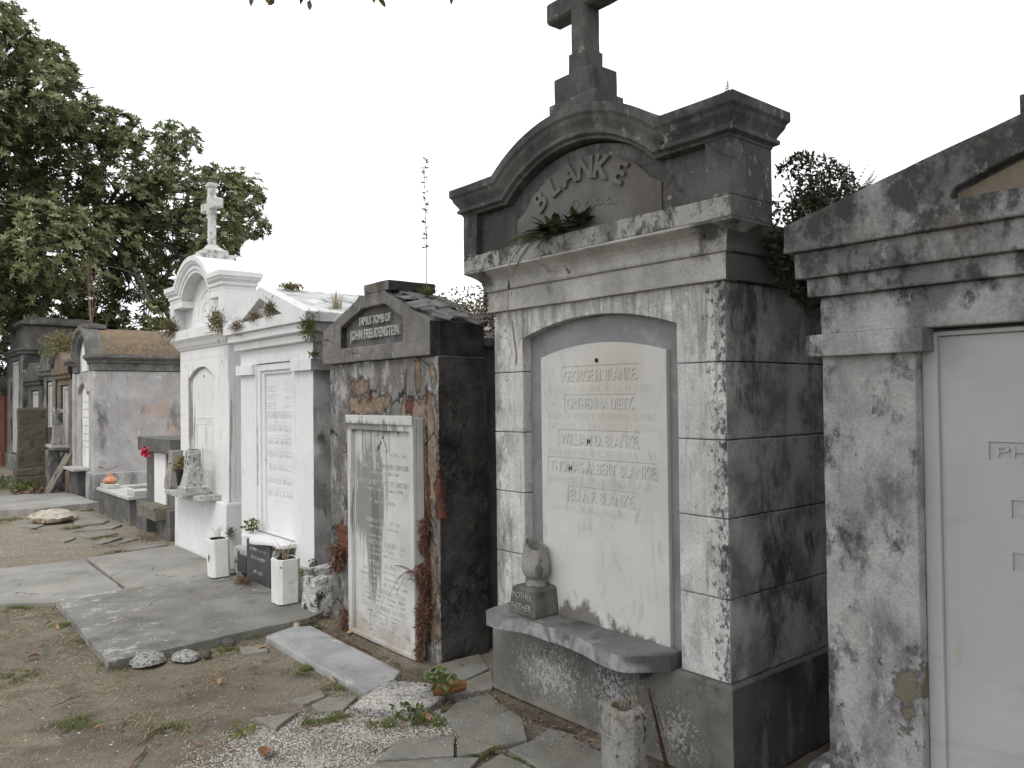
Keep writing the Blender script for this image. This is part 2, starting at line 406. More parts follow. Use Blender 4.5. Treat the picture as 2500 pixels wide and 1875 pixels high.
stone('stucco_t1_crown', (.36, .352, .33), (.55, .54, .515), 4, [
    dict(c=(.27, .22, .15), s=(5, 5, 9), t=(.57, .7), a=.35),
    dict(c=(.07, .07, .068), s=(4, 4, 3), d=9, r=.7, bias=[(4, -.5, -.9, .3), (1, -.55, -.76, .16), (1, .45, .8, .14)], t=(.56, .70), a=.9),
    dict(c=DK, s=(13, 13, 5), d=8, t=(.62, .7)),
], bump=.3)
stone('panel_t1', (.10, .098, .094), (.19, .187, .178), 2.2, [dict(c=(.13, .11, .095), s=(2.5, 2.5, 1.5), bias=[(1, -.1, -.5, .15)], t=(.5, .72), a=.7), dict(c=(.05, .05, .05), s=(3, 3, 1.5), bias=[(1, .2, .5, .1)], t=(.58, .75), a=.7)], bump=.15)
stone('plinth_t1', (.13, .127, .118), (.21, .205, .19), 4, [dict(crack=(1.5, 1.5, 1.5), w=.008, m=.58), 
    dict(c=(.06, .058, .056), s=(5, 5, 3), d=9, r=.7, bias=[(1, .2, .0, .05)], t=(.52, .68), a=.7),
    dict(c=(.58, .58, .55), s=(70, 70, 50), d=9, r=.85, blobs=[((0, .32, .2), (.3, .42, .26)), ((0, -.15, .22), (.3, .3, .25)), ((0, -.5, .15), (.3, .2, .2))], bw=.16, t=(.60, .66), a=.8, h=.4),
    dict(c=(.30, .27, .22), s=(5, 5, 5), bias=[(2, .06, .0, .2)], t=(.56, .75), a=.7),
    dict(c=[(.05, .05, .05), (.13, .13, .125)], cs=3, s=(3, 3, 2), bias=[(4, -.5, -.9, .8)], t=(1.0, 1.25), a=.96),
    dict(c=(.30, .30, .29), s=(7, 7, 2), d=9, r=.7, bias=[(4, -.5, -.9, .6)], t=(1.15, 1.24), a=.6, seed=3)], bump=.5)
stone('marble_grey', (.19, .192, .195), (.27, .272, .275), 3, [dict(c=(.19, .195, .2), s=(7, 7, 7), dist=1.2, t=(.5, .68), a=.6), dict(c=(.40, .40, .40), s=(7, 7, 7), dist=1, t=(.55, .7), a=.5, seed=3)], rough=.6, bump=.06, speck=.08)
stone('marble_tablet_t1', (.60, .594, .565), (.52, .517, .495), 3, [
    dict(c=(.36, .35, .32), s=(16, 16, 2.5), d=8, r=.7, t=(.53, .70), a=.4, seed=11),
    dict(c=(.30, .30, .285), s=(6, 6, 4), d=9, dist=2, t=(.56, .66), a=.35, seed=12),
    dict(c=(.50, .45, .34), s=(3, 3, 3), blobs=[((0, -.1, 1.72), (.3, .3, .22)), ((0, -.12, 1.5), (.3, .22, .1))], t=(.4, 1.4), a=.5),
    dict(c=(.14, .13, .105), s=(14, 14, 9), d=9, r=.72, blobs=[((0, .16, .45), (.4, .30, .19)), ((0, -.16, .44), (.4, .34, .12))], bw=.4, t=(.57, .70), a=.9),
    dict(c=(.07, .08, .07), s=(20, 20, 2), blobs=[((0, -.005, 1.69), (.1, .008, .10))], bw=.4, t=(.6, .9), a=.5)], rough=.6, bump=.05, speck=.06)
stone('marble_shelf', (.15, .15, .15), (.24, .24, .24), 3, [dict(c=(.50, .50, .49), s=(7, 9, 7), d=8, dist=1.2, bias=[(3, -.2, -.7, .10), (5, .6, .9, -.06)], t=(.50, .76), a=.65), dict(c=(.075, .075, .072), s=(4, 4, 6), bias=[(1, -.38, -.5, .2)], t=(.56, .7), a=.85)], rough=.6, bump=.12, speck=.15)
stone('brown_t2', (.17, .16, .148), (.27, .26, .24), 4, [dict(crack=(3.2, 3.2, 2.2), w=.02, m=.50), 
    dict(c=(.50, .49, .47), s=(9, 9, 4), d=10, r=.76, bias=[(4, -.5, -.9, -.22), (2, 1.4, 1.8, .03)], t=(.50, .62), a=.85),
    dict(c=(.085, .083, .08), s=(7, 7, 4), d=9, r=.72, bias=[(1, .3, .65, .07), (2, 1.6, 1.85, .02)], t=(.55, .67), a=.8),
    dict(c=(.72, .72, .70), s=(46, 46, 20), d=6, r=.75, bias=[(4, -.5, -.9, -.2), (1, .35, .6, .03), (2, 1.2, 1.7, .03)], t=(.635, .67), h=.5),
    dict(c=[(.34, .26, .19), (.22, .165, .12)], cs=7, s=(5.5, 5.5, 4), d=10, r=.72, blobs=[((0, -.62, 1.15), (.3, .16, .66)), ((0, -.45, 1.5), (.3, .22, .16)), ((0, .1, 1.57), (.3, .40, .09)), ((0, .37, .8), (.3, .12, .8)), ((0, -.63, .45), (.2, .1, .6)), ((0, -.5, 1.7), (.2, .07, .18)), ((0, .25, 1.7), (.2, .22, .10)), ((0, -.66, 1.75), (.2, .06, .12))], bw=.30, t=(.585, .62), h=-.9, edge=.022),
    dict(c=(.40, .39, .37), s=(18, 18, 7), d=8, r=.75, blobs=[((0, -.62, .5), (.3, .12, .6)), ((0, -.66, 1.4), (.3, .1, .5))], bw=.12, t=(.60, .66), a=.7),
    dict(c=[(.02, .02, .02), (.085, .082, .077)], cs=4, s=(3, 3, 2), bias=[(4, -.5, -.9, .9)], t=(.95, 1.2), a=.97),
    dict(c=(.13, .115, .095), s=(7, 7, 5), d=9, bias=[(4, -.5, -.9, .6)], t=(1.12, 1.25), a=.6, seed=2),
    dict(c='brick', s=(9, 9, 9), d=9, r=.7, blobs=[((0, -.715, 1.0), (.09, .075, .21)), ((0, -.40, 1.56), (.2, .07, .14)), ((0, .50, .60), (.2, .26, .21)), ((0, .35, 1.2), (.2, .08, .40)), ((0, .1, 1.62), (.1, .04, .07)), ((0, -.59, .75), (.1, .035, 1.1)), ((0, .32, .05), (.1, .08, .08))], bw=.42, t=(.66, .69), h=-1.6, edge=.04),
], bump=1., bd=.014)
stone('gable_t2', (.165, .158, .148), (.27, .26, .245), 4, [dict(crack=(2.2, 2.2, 2.2), w=.012, m=.53), 
    dict(c=(.07, .067, .063), s=(6, 6, 4), d=9, r=.7, bias=[(2, 2.1, 2.3, .06)], t=(.5, .68), a=.8),
    dict(c=(.26, .195, .145), s=(5, 5, 4), d=8, bias=[(1, .2, .6, .06)], t=(.55, .7), a=.6),
    dict(c=(.46, .45, .43), s=(20, 20, 12), d=8, r=.75, bias=[(2, 1.95, 1.88, .05)], t=(.60, .69), a=.7),
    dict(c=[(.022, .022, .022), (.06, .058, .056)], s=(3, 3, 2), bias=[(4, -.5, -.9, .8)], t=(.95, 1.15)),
], bump=.7, bd=.012)
stone('panel_t2', (.085, .083, .08), (.15, .145, .14), 3, [dict(c=(.24, .235, .225), s=(5, 5, 5), bias=[(2, 2.12, 2.2, .08)], t=(.52, .7), a=.6)], bump=.2)
stone('lettering_t2', (.34, .33, .32), (.46, .45, .43), 20, bump=.1)
stone('marble_t2', (.56, .56, .545), (.45, .45, .44), 3, [
    dict(c=(.20, .195, .18), s=(20, 20, 1.6), d=6, bias=[(2, 1.5, 1.3, -.03), (2, .55, .75, .04)], blobs=[((0, .02, .95), (.5, .26, .55)), ((0, -.05, .55), (.5, .16, .4)), ((0, .0, 1.42), (.5, .5, .05))], bw=.35, t=(.54, .68), a=.92),
    dict(c=(.13, .125, .115), s=(26, 26, 1.3), d=7, blobs=[((0, -.06, .78), (.5, .12, .5))], bw=.3, t=(.60, .72), a=.8, seed=4),
    dict(c=(.30, .235, .16), s=(5, 5, 5), bias=[(2, .3, .0, .3)], t=(.55, .9), a=.7)], rough=.7, bump=.08, speck=.1)
stone('slate', (.11, .11, .105), (.21, .205, .195), 7, [dict(c=(.34, .32, .28), s=9, t=(.6, .68), a=.7)], bump=.6)
stone('white_t3', (.68, .68, .68), (.61, .62, .62), 2, [
    dict(c=(.44, .44, .425), s=(9, 9, 3), d=9, r=.72, t=(.52, .70), a=.5),
    dict(c=(.30, .30, .28), s=(34, 34, 2.6), d=7, r=.7, bias=[(2, 2.0, 2.25, .05), (2, 1.75, 1.85, .02)], t=(.62, .74), a=.5, seed=14),
    dict(c=(.16, .15, .13), s=(50, 50, 30), d=5, r=.75, t=(.69, .72), a=.7, seed=16),
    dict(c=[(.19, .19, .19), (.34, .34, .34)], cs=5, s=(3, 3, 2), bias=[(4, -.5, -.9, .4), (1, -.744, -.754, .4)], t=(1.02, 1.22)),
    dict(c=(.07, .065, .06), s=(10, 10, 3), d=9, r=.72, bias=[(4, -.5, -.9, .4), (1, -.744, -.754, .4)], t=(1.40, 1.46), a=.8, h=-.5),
    dict(c=(.05, .045, .04), s=(14, 14, 6), d=8, bias=[(2, .35, .1, .06), (2, 2.05, 2.2, .04)], t=(.70, .73), h=-.7),
    dict(c=(.13, .12, .10), s=(16, 16, 3), d=8, blobs=[((0, .385, 1.2), (.2, .012, .9))], bw=.16, t=(.66, .70), h=-.6),
    dict(c=(.32, .27, .19), s=(6, 6, 9), bias=[(2, .06, 0, .15)], t=(.62, .78), a=.6)], bump=.25, speck=.04, rough=.75)
stone('roof_t3', (.62, .62, .61), (.42, .42, .41), 5, [dict(c=(.14, .14, .13), s=(7, 7, 7), t=(.52, .66), a=.8), dict(c=(.7, .7, .69), s=4, t=(.54, .6), a=.9, seed=2)], bump=.3)
stone('rough_white', (.64, .64, .63), (.5, .5, .48), 6, [dict(c=(.09, .075, .06), s=(9, 9, 9), d=8, r=.7, bias=[(2, .1, .0, .05)], t=(.56, .61), h=-1., edge=.02), dict(c='brick', s=5, t=(.70, .73), seed=3)], bump=1., bd=.02)
stone('white_t4', (.68, .68, .675), (.61, .615, .615), 2, [
    dict(c=(.44, .44, .43), s=(7, 7, 2.6), d=9, r=.72, t=(.53, .70), a=.45),
    dict(c=(.26, .26, .245), s=(34, 34, 2.2), d=7, r=.7, bias=[(2, 2.1, 2.3, .04), (2, .75, .6, .02)], t=(.62, .73), a=.5, seed=14),
    dict(c=(.16, .15, .13), s=(50, 50, 30), d=5, r=.75, t=(.70, .73), a=.7, seed=16),
    
    dict(c=(.14, .14, .135), s=(24, 24, 1.3), d=6, blobs=[((0, -.74, 1.2), (.05, .03, 1.3)), ((.02, -.34, 1.2), (.2, .015, .7)), ((.02, .46, 1.3), (.2, .015, .7))], bw=.2, t=(.60, .68), a=.65),
    dict(c=(.42, .36, .26), s=(6, 6, 9), bias=[(2, .06, 0, .15)], t=(.6, .78), a=.55)], bump=.2, speck=.03, rough=.75)
stone('marble_t4', (.66, .655, .62), (.60, .60, .57), 2, [dict(c=(.16, .155, .14), s=(20, 20, 1.8), d=7, bias=[(2, 1.5, 1.2, .07), (1, .22, .3, .05), (1, -.1, -.2, .04)], t=(.60, .71), a=.8)], rough=.7, bump=.06, speck=.04)
stone('cross_t4', (.52, .51, .49), (.66, .65, .63), 6, [dict(c=(.20, .19, .175), s=(16, 16, 8), d=8, r=.72, bias=[(4, -.5, -.9, .06), (2, 3.2, 3.1, .05)], t=(.56, .68), a=.75)], bump=.5)
stone('urn_lichen', (.38, .375, .36), (.5, .49, .47), 8, [dict(c=(.06, .058, .052), s=(34, 34, 24), d=9, r=.75, t=(.52, .62), a=.85), dict(c=(.72, .71, .68), s=(26, 26, 20), t=(.62, .66), seed=4)], bump=.8)
stone('dark_t5', (.085, .082, .076), (.15, .145, .135), 4, [dict(c=(.32, .31, .29), s=(16, 16, 1.6), d=6, bias=[(2, 1.0, .8, .03)], t=(.62, .72), a=.7), dict(c=(.2, .17, .12), s=6, t=(.58, .7), a=.6, seed=3)], bump=.4)
stone('tan_t5', (.19, .175, .135), (.13, .125, .10), 5, [dict(c=(.04, .04, .038), s=7, t=(.54, .68))], bump=.5)
stone('coping_t6', (.075, .073, .07), (.13, .128, .12), 4, [dict(c=(.27, .24, .2), s=5, bias=[(2, .1, 0, .15)], t=(.56, .8), a=.8)], bump=.35)
stone('coping_top', (.50, .50, .48), (.38, .375, .35), 6, [dict(c=(.2, .18, .15), s=9, t=(.56, .68), a=.6)], bump=.2)
stone('wall_t7', (.33, .32, .315), (.46, .45, .445), 2.4, [dict(crack=(1.2, 1.2, 1), w=.008, m=.54), 
    dict(c=(.42, .31, .245), s=(5, 5, 4), d=9, r=.7, blobs=[((.95, -.8, 1.45), (.5, 1, .5)), ((.8, -.8, .85), (.4, 1, .35)), ((1.2, -.8, 1.1), (.4, 1, .6))], bw=.22, t=(.57, .72), a=.65, seed=9),
    dict(c=(.13, .13, .128), s=(3, 3, 1.6), d=9, r=.7, blobs=[((1.35, -.8, 1.5), (.35, 1, .8)), ((.1, -.8, 1.2), (.14, 1, 1.1))], bw=.25, t=(.58, .74), a=.75, seed=12),
    dict(c=(.40, .30, .24), s=(3, 3, 3), d=9, bias=[(0, .5, 1.3, .05), (4, -.5, -.9, .02)], t=(.58, .72), a=.5),
    dict(c=(.10, .10, .10), s=(2.2, 2.2, 1.1), d=8, bias=[(2, .55, .42, .16), (2, 1.85, 2.05, .09), (0, 1.0, 1.6, .07)], t=(.58, .75), a=.8),
    dict(c=(.60, .60, .585), s=(5, 5, 3), d=8, bias=[(2, 1.8, 1.95, .05)], t=(.62, .68), a=.7),
    dict(c=(.06, .06, .06), s=(14, 14, 1.7), d=6, bias=[(3, -.5, -.9, .03)], t=(.62, .72), a=.6)], bump=.3)
stone('dark_t7', (.10, .098, .092), (.17, .165, .155), 4, [dict(c=(.33, .32, .30), s=(12, 12, 2), t=(.56, .68), a=.5), dict(c=(.03, .03, .03), s=5, t=(.58, .7), a=.8, seed=2)], bump=.4)
stone('roof_t7', (.20, .14, .085), (.13, .11, .085), 8, [dict(c=(.34, .26, .17), s=24, d=8, t=(.56, .66), a=.7), dict(c=(.06, .055, .05), s=3, t=(.54, .68), a=.8, seed=2), dict(c=(.27, .16, .08), s=13, d=8, t=(.56, .66), seed=5, a=.8)], bump=.6)
stone('grey_old', (.12, .12, .115), (.22, .22, .21), 3, [dict(c=(.045, .045, .045), s=(5, 5, 1.8), d=8, bias=[(4, -.5, -.9, .08), (2, 1.9, 2.4, .08)], t=(.5, .64)), dict(c=(.5, .5, .49), s=(8, 8, 3), d=8, t=(.62, .68))], bump=.5)
stone('rust_old', (.13, .10, .075), (.20, .17, .14), 4, [dict(c=(.20, .10, .055), s=(9, 9, 1.5), d=7, t=(.52, .64), a=.85), dict(c=(.04, .035, .03), s=(5, 5, 2), bias=[(4, -.5, -.9, .2)], t=(.56, .7)), dict(c=(.5, .47, .43), s=(12, 12, 3), t=(.63, .69), seed=3)], bump=.6)
stone('dark_old', (.06, .058, .053), (.115, .11, .10), 3, [dict(c=(.30, .29, .27), s=(7, 7, 2), t=(.6, .7), a=.7)], bump=.5)
stone('tablet_old', (.38, .37, .34), (.5, .49, .46), 3, [dict(c=(.15, .15, .14), s=(10, 10, 1.6), t=(.57, .7), a=.7)], bump=.15)
stone('stele', (.125, .112, .078), (.085, .078, .06), 3.5, [dict(c=(.045, .043, .038), s=5, bias=[(1, .0, .2, .0)], t=(.54, .7)), dict(c=(.4, .37, .3), s=30, t=(.68, .72)), dict(c=(.2, .155, .08), s=6, t=(.6, .7), a=.6, seed=3)], bump=.9, bd=.015)
stone('brick_wall', (.09, .035, .028), (.06, .03, .024), 9, [dict(c='brick', s=3, t=(.2, .3))], bump=.5)
stone('stone_t0', (.345, .345, .34), (.49, .49, .48), 6, [
    dict(c=(.12, .12, .119), s=(5, 5, 2.6), d=10, r=.7, bias=[(2, 1.82, 1.95, .10), (2, .8, .3, .06)], t=(.46, .66), a=.8),
    dict(c=(.05, .05, .049), s=(6, 8, 6), d=10, r=.72, bias=[(1, .55, .85, .06), (2, 1.84, 1.96, .06), (2, 2.12, 2.33, .09), (4, .5, .9, .2)], t=(.54, .68), a=.88),
    dict(c=(.52, .515, .49), s=(9, 9, 6), d=10, r=.75, bias=[(2, .9, .5, .03), (2, 1.75, 1.8, -.02)], t=(.575, .65), a=.75),
    dict(c=(.32, .30, .26), s=(4, 4, 5), d=8, bias=[(2, 2.05, 2.15, .04)], t=(.56, .7), a=.5),
    dict(c=(.06, .055, .05), s=(30, 30, 16), d=7, r=.75, bias=[(2, .9, .4, .05)], t=(.63, .68), a=.8),
    dict(c=(.20, .175, .13), s=(7, 7, 7), d=9, r=.72, blobs=[((0, .55, .62), (.2, .08, .14))], bw=.3, t=(.62, .65), h=-.7, edge=.02)], bump=.6)
stone('marble_t0', (.42, .425, .42), (.50, .50, .495), 1.6, [dict(c=(.33, .33, .33), s=(3, 1, 4), dist=1, t=(.54, .7), a=.5), dict(c=(.36, .33, .14), s=(10, 10, 2.4), bias=[(2, .5, .25, .12)], t=(.66, .8), a=.6)], rough=.6, bump=.05, speck=.05)
stone('tan_panel_t0', (.21, .165, .115), (.27, .235, .185), 5, [dict(c=(.36, .34, .30), s=(9, 9, 4), d=9, r=.7, t=(.50, .64), a=.85), dict(c=(.08, .075, .065), s=11, d=8, t=(.56, .66), a=.8, seed=3)], bump=.3)
stone('slab_dark', (.175, .17, .152), (.25, .244, .222), 2.2, [dict(crack=(.8, .8, .8), w=.006, m=.57), 
    dict(c=(.11, .105, .095), s=2.2, d=9, r=.68, t=(.48, .66), a=.8), dict(c=(.46, .46, .44), s=(9, 9, 9), d=10, r=.78, bias=[(0, -.35, -.7, .07), (1, .5, .9, .10), (0, .4, .8, .05)], t=(.59, .68), a=.7),
    dict(c=(.24, .19, .13), s=3, t=(.58, .72), a=.5, seed=5)], bump=.3, speck=.3)
stone('slab_plain', (.23, .225, .203), (.325, .315, .29), 1.8, [dict(crack=(.9, .9, .9), w=.007, m=.50), dict(c=(.16, .155, .14), s=2.5, t=(.54, .7), a=.6), dict(c=(.36, .30, .22), s=2.2, t=(.56, .72), a=.5, seed=5), dict(c=(.05, .045, .04), s=(1.3, 6, 1), d=10, dist=3, t=(.497, .5), a=0.0)], bump=.3)
stone('slab_marble', (.28, .285, .28), (.40, .40, .39), 3, [dict(c=(.16, .16, .15), s=(5, 2.2, 5), d=8, t=(.5, .68), a=.7), dict(c=(.56, .56, .55), s=(8, 4, 8), d=8, bias=[(1, .4, .75, .08)], t=(.58, .68), a=.7)], bump=.2, rough=.7)
stone('flagstone', (.17, .166, .145), (.25, .243, .215), 3, [dict(crack=(2.2, 2.2, 2.2), w=.012, m=.55), dict(c=(.13, .12, .105), s=4, d=9, t=(.52, .7), a=.7), dict(c=(.30, .24, .175), s=3, d=9, t=(.53, .7), a=.7, seed=4), dict(c=(.42, .41, .38), s=30, t=(.64, .69), a=.6, seed=7)], bump=.35)
stone('aggregate', (.36, .35, .33), (.5, .5, .48), 40, [dict(c=(.14, .13, .12), s=60, d=2, t=(.52, .6))], bump=1., bd=.01, speck=.5)
stone('white_rock', (.42, .38, .30), (.52, .49, .43), 12, [dict(c=(.27, .18, .11), s=10, bias=[(2, .12, .03, .12)], t=(.56, .66), a=.8)], bump=1., bd=.01)
stone('planter_white', (.64, .64, .62), (.56, .56, .54), 8, [dict(c=(.10, .08, .06), s=(18, 18, 12), d=6, t=(.70, .72), h=-.5), dict(c=(.3, .26, .2), s=6, bias=[(2, .03, 0, .2)], t=(.62, .8), a=.6)], bump=.3, speck=.03)
stone('post_concrete', (.25, .245, .225), (.37, .365, .34), 10, [dict(c=(.14, .13, .11), s=(60, 60, 34), d=7, r=.75, t=(.57, .66), a=.8, h=-.6), dict(c=(.17, .14, .09), s=9, bias=[(2, .28, .34, .08)], t=(.56, .68), a=.7), dict(crack=(5, 5, 2), w=.02, m=.5)], bump=.8)
stone('urn_stone', (.24, .235, .205), (.34, .33, .30), 8, [dict(c=(.10, .095, .08), s=(14, 14, 6), d=8, t=(.52, .64), a=.85)], bump=.5)
stone('pedestal_dark', (.10, .098, .082), (.165, .16, .14), 9, [dict(c=(.05, .048, .042), s=12, t=(.54, .66), a=.8)], bump=.6)
stone('lettering_light', (.40, .39, .35), (.3, .29, .26), 30, bump=.1)
stone('black_plaque', (.055, .056, .058), (.08, .08, .082), 6, rough=.5, bump=.05)
simple('dark_hole', (.01, .01, .01), (.015, .014, .013))
simple('black_plastic', (.012, .012, .013), (.02, .02, .02), rough=.35)
simple('soil', (.03, .024, .018), (.06, .045, .03), 60, .95)
simple('lettering_cut', (.26, .26, .25), (.5, .5, .49), 14, .8)
simple('terracotta_star', (.40, .17, .085), (.50, .25, .14), 30, .6)
simple('red_petal', (.34, .01, .045), (.50, .03, .09), 40, .5)
simple('rust_shard', (.17, .075, .03), (.26, .13, .06), 30, .8)
simple('stem_green', (.07, .10, .04), (.12, .15, .06), 20)
simple('bark', (.06, .05, .042), (.12, .105, .09), 14, .95)
simple('twig', (.13, .085, .055), (.22, .16, .11), 30, .9)
simple('red_twig', (.045, .022, .018), (.08, .04, .03), 30, .8)
simple('root_tan', (.28, .23, .15), (.36, .3, .2), 30, .8)
simple('metal_can', (.10, .10, .10), (.2, .2, .2), 12, .5)
simple('wire', (.28, .28, .28), (.38, .38, .38), 12, .5)
leafmat('magnolia', [(.055, .075, .03), (.11, .145, .055), (.17, .205, .08), (.24, .265, .125), (.38, .39, .23)], rough=.4, spec=.6, transl=.35, under=(.06, .045, .02))
leafmat('magnolia_dark', [(.04, .055, .022), (.07, .09, .036), (.11, .13, .055), (.17, .18, .08)], rough=.5, spec=.25, transl=.1, under=(.045, .035, .018))
leafmat('fern_green', [(.05, .08, .025), (.09, .13, .035), (.16, .17, .05)], transl=.35)
leafmat('fern_dark', [(.02, .025, .015), (.04, .05, .025), (.10, .11, .035)], transl=.15)
leafmat('fern_dead', [(.09, .04, .025), (.15, .07, .045), (.22, .12, .075)], transl=.15, rough=.8)
leafmat('mixed_weed', [(.05, .08, .02), (.12, .13, .04), (.22, .17, .07), (.17, .08, .05)], transl=.3)
leafmat('brown_bush', [(.09, .03, .025), (.14, .06, .045), (.16, .12, .05), (.10, .12, .03)], transl=.2)
leafmat('grass_green', [(.09, .12, .04), (.15, .18, .06), (.24, .22, .10)], transl=.3)
leafmat('grass_dry', [(.20, .16, .09), (.30, .24, .14), (.38, .32, .2)], transl=.2, rough=.8)
leafmat('litter', [(.07, .05, .035), (.13, .09, .06), (.22, .15, .095)], transl=.1, rough=.8)
leafmat('dead_leaf', [(.20, .10, .045), (.30, .16, .08), (.36, .22, .12)], transl=.1, rough=.65)
leafmat('shell', [(.26, .24, .205), (.38, .36, .325), (.54, .525, .49), (.15, .13, .105)], transl=0, rough=.8)
leafmat('hanging', [(.05, .055, .02), (.10, .075, .03), (.16, .09, .03)], transl=.2)

# ================================================================= TOMB 1 : big dark-topped tomb with cross
K = .925; X0, YR, YL, YC = 2.974, 2.093, 3.737, 2.915; XR = X0+2.3; ZB = -.13
t1 = thing('tomb', 'tall weathered grey tomb with a dark arched top, stone cross and long cream marble tablet', 'tomb', (X0*K, YC*K, 0), 'above-ground tombs in the row')
R1 = (X0, XR, YR, YL)
m = MB(K); m.rings(R1, [(.025, ZB), (.022, .315), (.0, .326)]); m.build('plinth', 'plinth_t1', t1, bevel=.006, cell=.06, amp=.0022)
m = MB(K); PW = [(X0, YR), (X0, 2.364), (X0+.087, 2.364), (X0+.087, 3.478), (X0, 3.478), (X0, YL), (XR, YL), (XR, YR)]
zj = [.327, .697, 1.053, 1.404, 1.754]
for a, b in zip(zj, zj[1:]): m.plan(PW, a+.002, b-.002)
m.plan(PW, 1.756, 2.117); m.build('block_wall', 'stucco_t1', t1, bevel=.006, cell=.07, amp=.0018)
m = MB(K); arch = arcpts(2.921, 1.945, .557, .09, 16)
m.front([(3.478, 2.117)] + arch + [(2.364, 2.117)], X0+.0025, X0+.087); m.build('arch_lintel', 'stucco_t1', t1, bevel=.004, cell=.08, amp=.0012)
m = MB(K); m.box(X0+.062, X0+.0865, 2.366, 3.476, .347, 2.03); m.build('recess_frame', 'marble_grey', t1, bevel=.002)
# tablet: back slab and a front layer broken round the sunken name panels
tb = MB(K); TX = X0+.035; ya, yb = 2.457, 3.36
rows = [(1.722, .80, .20, 'G H. B', None)]
NAMES = [('GEORGE H. BLANKE.', 1.722, .095, 2.909, .56), ('CATHERINA DIETZ,', 1.572, .088, 2.909, .52), ('WILLIAM D. BLANKE,', 1.378, .095, 2.92, .60), ('THOMAS ALBERT BLANKE,', 1.228, .09, 2.909, .80), ('ELLA F. BLANKE,', 1.075, .092, 2.90, .50)]
SMALL = [('DIED MAY 27, 1884, AGED 49 YEARS.', 1.648, .76), ('BELOVED WIFE OF WILLIAM D. BLANKE', 1.503, .78), ('DIED MAY 18, 1899, AGED 63 YEARS.', 1.446, .78), ('DIED MAY 16, 1902, AGED 76 YEARS.', 1.306, .78), ('BORN APRIL 2, 1858, DIED JUNE 17, 1917.', 1.152, .80), ('BORN DEC. 26, 1860, DIED APRIL 18, 1922.', .998, .74)]
tb.front([(yb, .347), (yb, 1.828)]+arcpts((ya+yb)/2, 1.828, (yb-ya)/2, .06, 12)[1:-1]+[(ya, 1.828), (ya, .347)], TX+.0032, X0+.0615)
z = .347; cuts = sorted([(n[1]-n[2]/2, n[1]+n[2]/2, n[3], n[4]) for n in NAMES])
holes = [[(c-w_/2, lo), (c+w_/2, lo), (c+w_/2, hi), (c-w_/2, hi)] for lo, hi, c, w_ in cuts]
tb.front_hole([(yb, .347), (yb, 1.828)]+arcpts((ya+yb)/2, 1.828, (yb-ya)/2, .06, 12)[1:-1]+[(ya, 1.828), (ya, .347)], holes, TX, TX+.0032)
tab = tb.build('tablet', 'marble_tablet_t1', t1, bevel=.0012)
m = MB(K)
for tx, zz, h, c, w_ in NAMES: m.text(tx, TX+.0016, c, zz, .062, .0022, w_-.03, bold=.0012)
for tx, zz, w_ in SMALL: m.text(tx, TX-.0002, 2.909, zz, .036, .0011, w_)
m.build('lettering', 'marble_tablet_t1', tab, bevel=0)
m = MB(K); m.lathe((0, 0, 0), [(.012, 0), (.012, .01)], 10)
hk = MB(K); V = [(TX-.004-z_, 2.919+x_, 1.795+y_) for x_, y_, z_ in [(.012*math.cos(a), .012*math.sin(a), 0) for a in np.linspace(0, 6.28, 11)[:-1]]]
hk.extr(V, [(p[0]+.006, p[1], p[2]) for p in V]); hk.build('bolt_hole', 'dark_hole', tab, bevel=0)
# entablature
m = MB(K); m.rings(R1, [(.028, 2.117), (.03, 2.235)]); m.build('fascia', 'stucco_t1_crown', t1, bevel=.004, cell=.08, amp=.002)
m = MB(K); m.rings(R1, [(.031, 2.235), (.046, 2.24), (.05, 2.255), (.043, 2.265), (.045, 2.28), (.055, 2.30), (.075, 2.32), (.10, 2.335), (.12, 2.345), (.13, 2.350), (.13, 2.362)]); m.build('lower_cornice', 'stucco_t1_crown', t1, bevel=.002, cell=.1, amp=.0025)
Q = .13
XRa = 3.03
m = MB(K); m.rings((X0-Q, XRa+Q, YR-Q, YL+Q), [(0, 2.3625), (0, 2.455)])
m.plan([(X0-Q, YR-Q), (X0-Q, YR), (X0-Q+.05, YR), (X0-Q+.05, YL), (X0-Q, YL), (X0-Q, YL+Q), (XRa+Q, YL+Q), (XRa+Q, YR-Q)], 2.4555, 2.70)
# tympanum body up under the arch
ra = arcpts(YC, 2.70, .56, .195, 20)
m.front([(YC+.56, 2.7003)]+ra[1:-1]+[(YC-.56, 2.7003)], X0-Q+.052, XRa); m.build('attic', 'stucco_t1_top', t1, bevel=.005, cell=.08, amp=.003)
m = MB(K); ra = arcpts(2.886, 2.64, .45, .20, 16)
m.front([(2.886+.519, 2.457), (2.886+.519, 2.60)]+ra+[(2.886-.519, 2.60), (2.886-.519, 2.457)], X0-Q+.040, X0-Q+.0495); tp = m.build('name_panel', 'panel_t1', t1, bevel=.002)
m = MB(K)
for ch, y, z_, r_ in [('B', 3.20, 2.675, 36), ('L', 3.085, 2.738, 24), ('A', 2.968, 2.770, 9), ('N', 2.850, 2.776, -4), ('K', 2.732, 2.755, -17), ('E', 2.61, 2.70, -31)]:
    m.text(ch, X0-Q+.033, y, z_, .112, .009, None, rot=rad(r_), bold=.005)
m.build('lettering', 'panel_t1', tp, bevel=0)
m = MB(K)
for i, (yy, zz, rr_) in enumerate([(2.93, 2.60, .03), (2.84, 2.585, .02), (2.755, 2.585, .026), (2.69, 2.575, .018)]):
    m.tube([(X0-Q+.04, yy+rr_*math.cos(a)*(1-a/14), zz+rr_*math.sin(a)*(1-a/14)) for a in np.linspace(0, 6.5, 14)], .004, 5)
m.tube([(X0-Q+.04, 3.0-.03*i, 2.565+.012*math.sin(i)) for i in range(13)], .003, 5); m.build('scroll_ornament', 'panel_t1', tp, bevel=0)
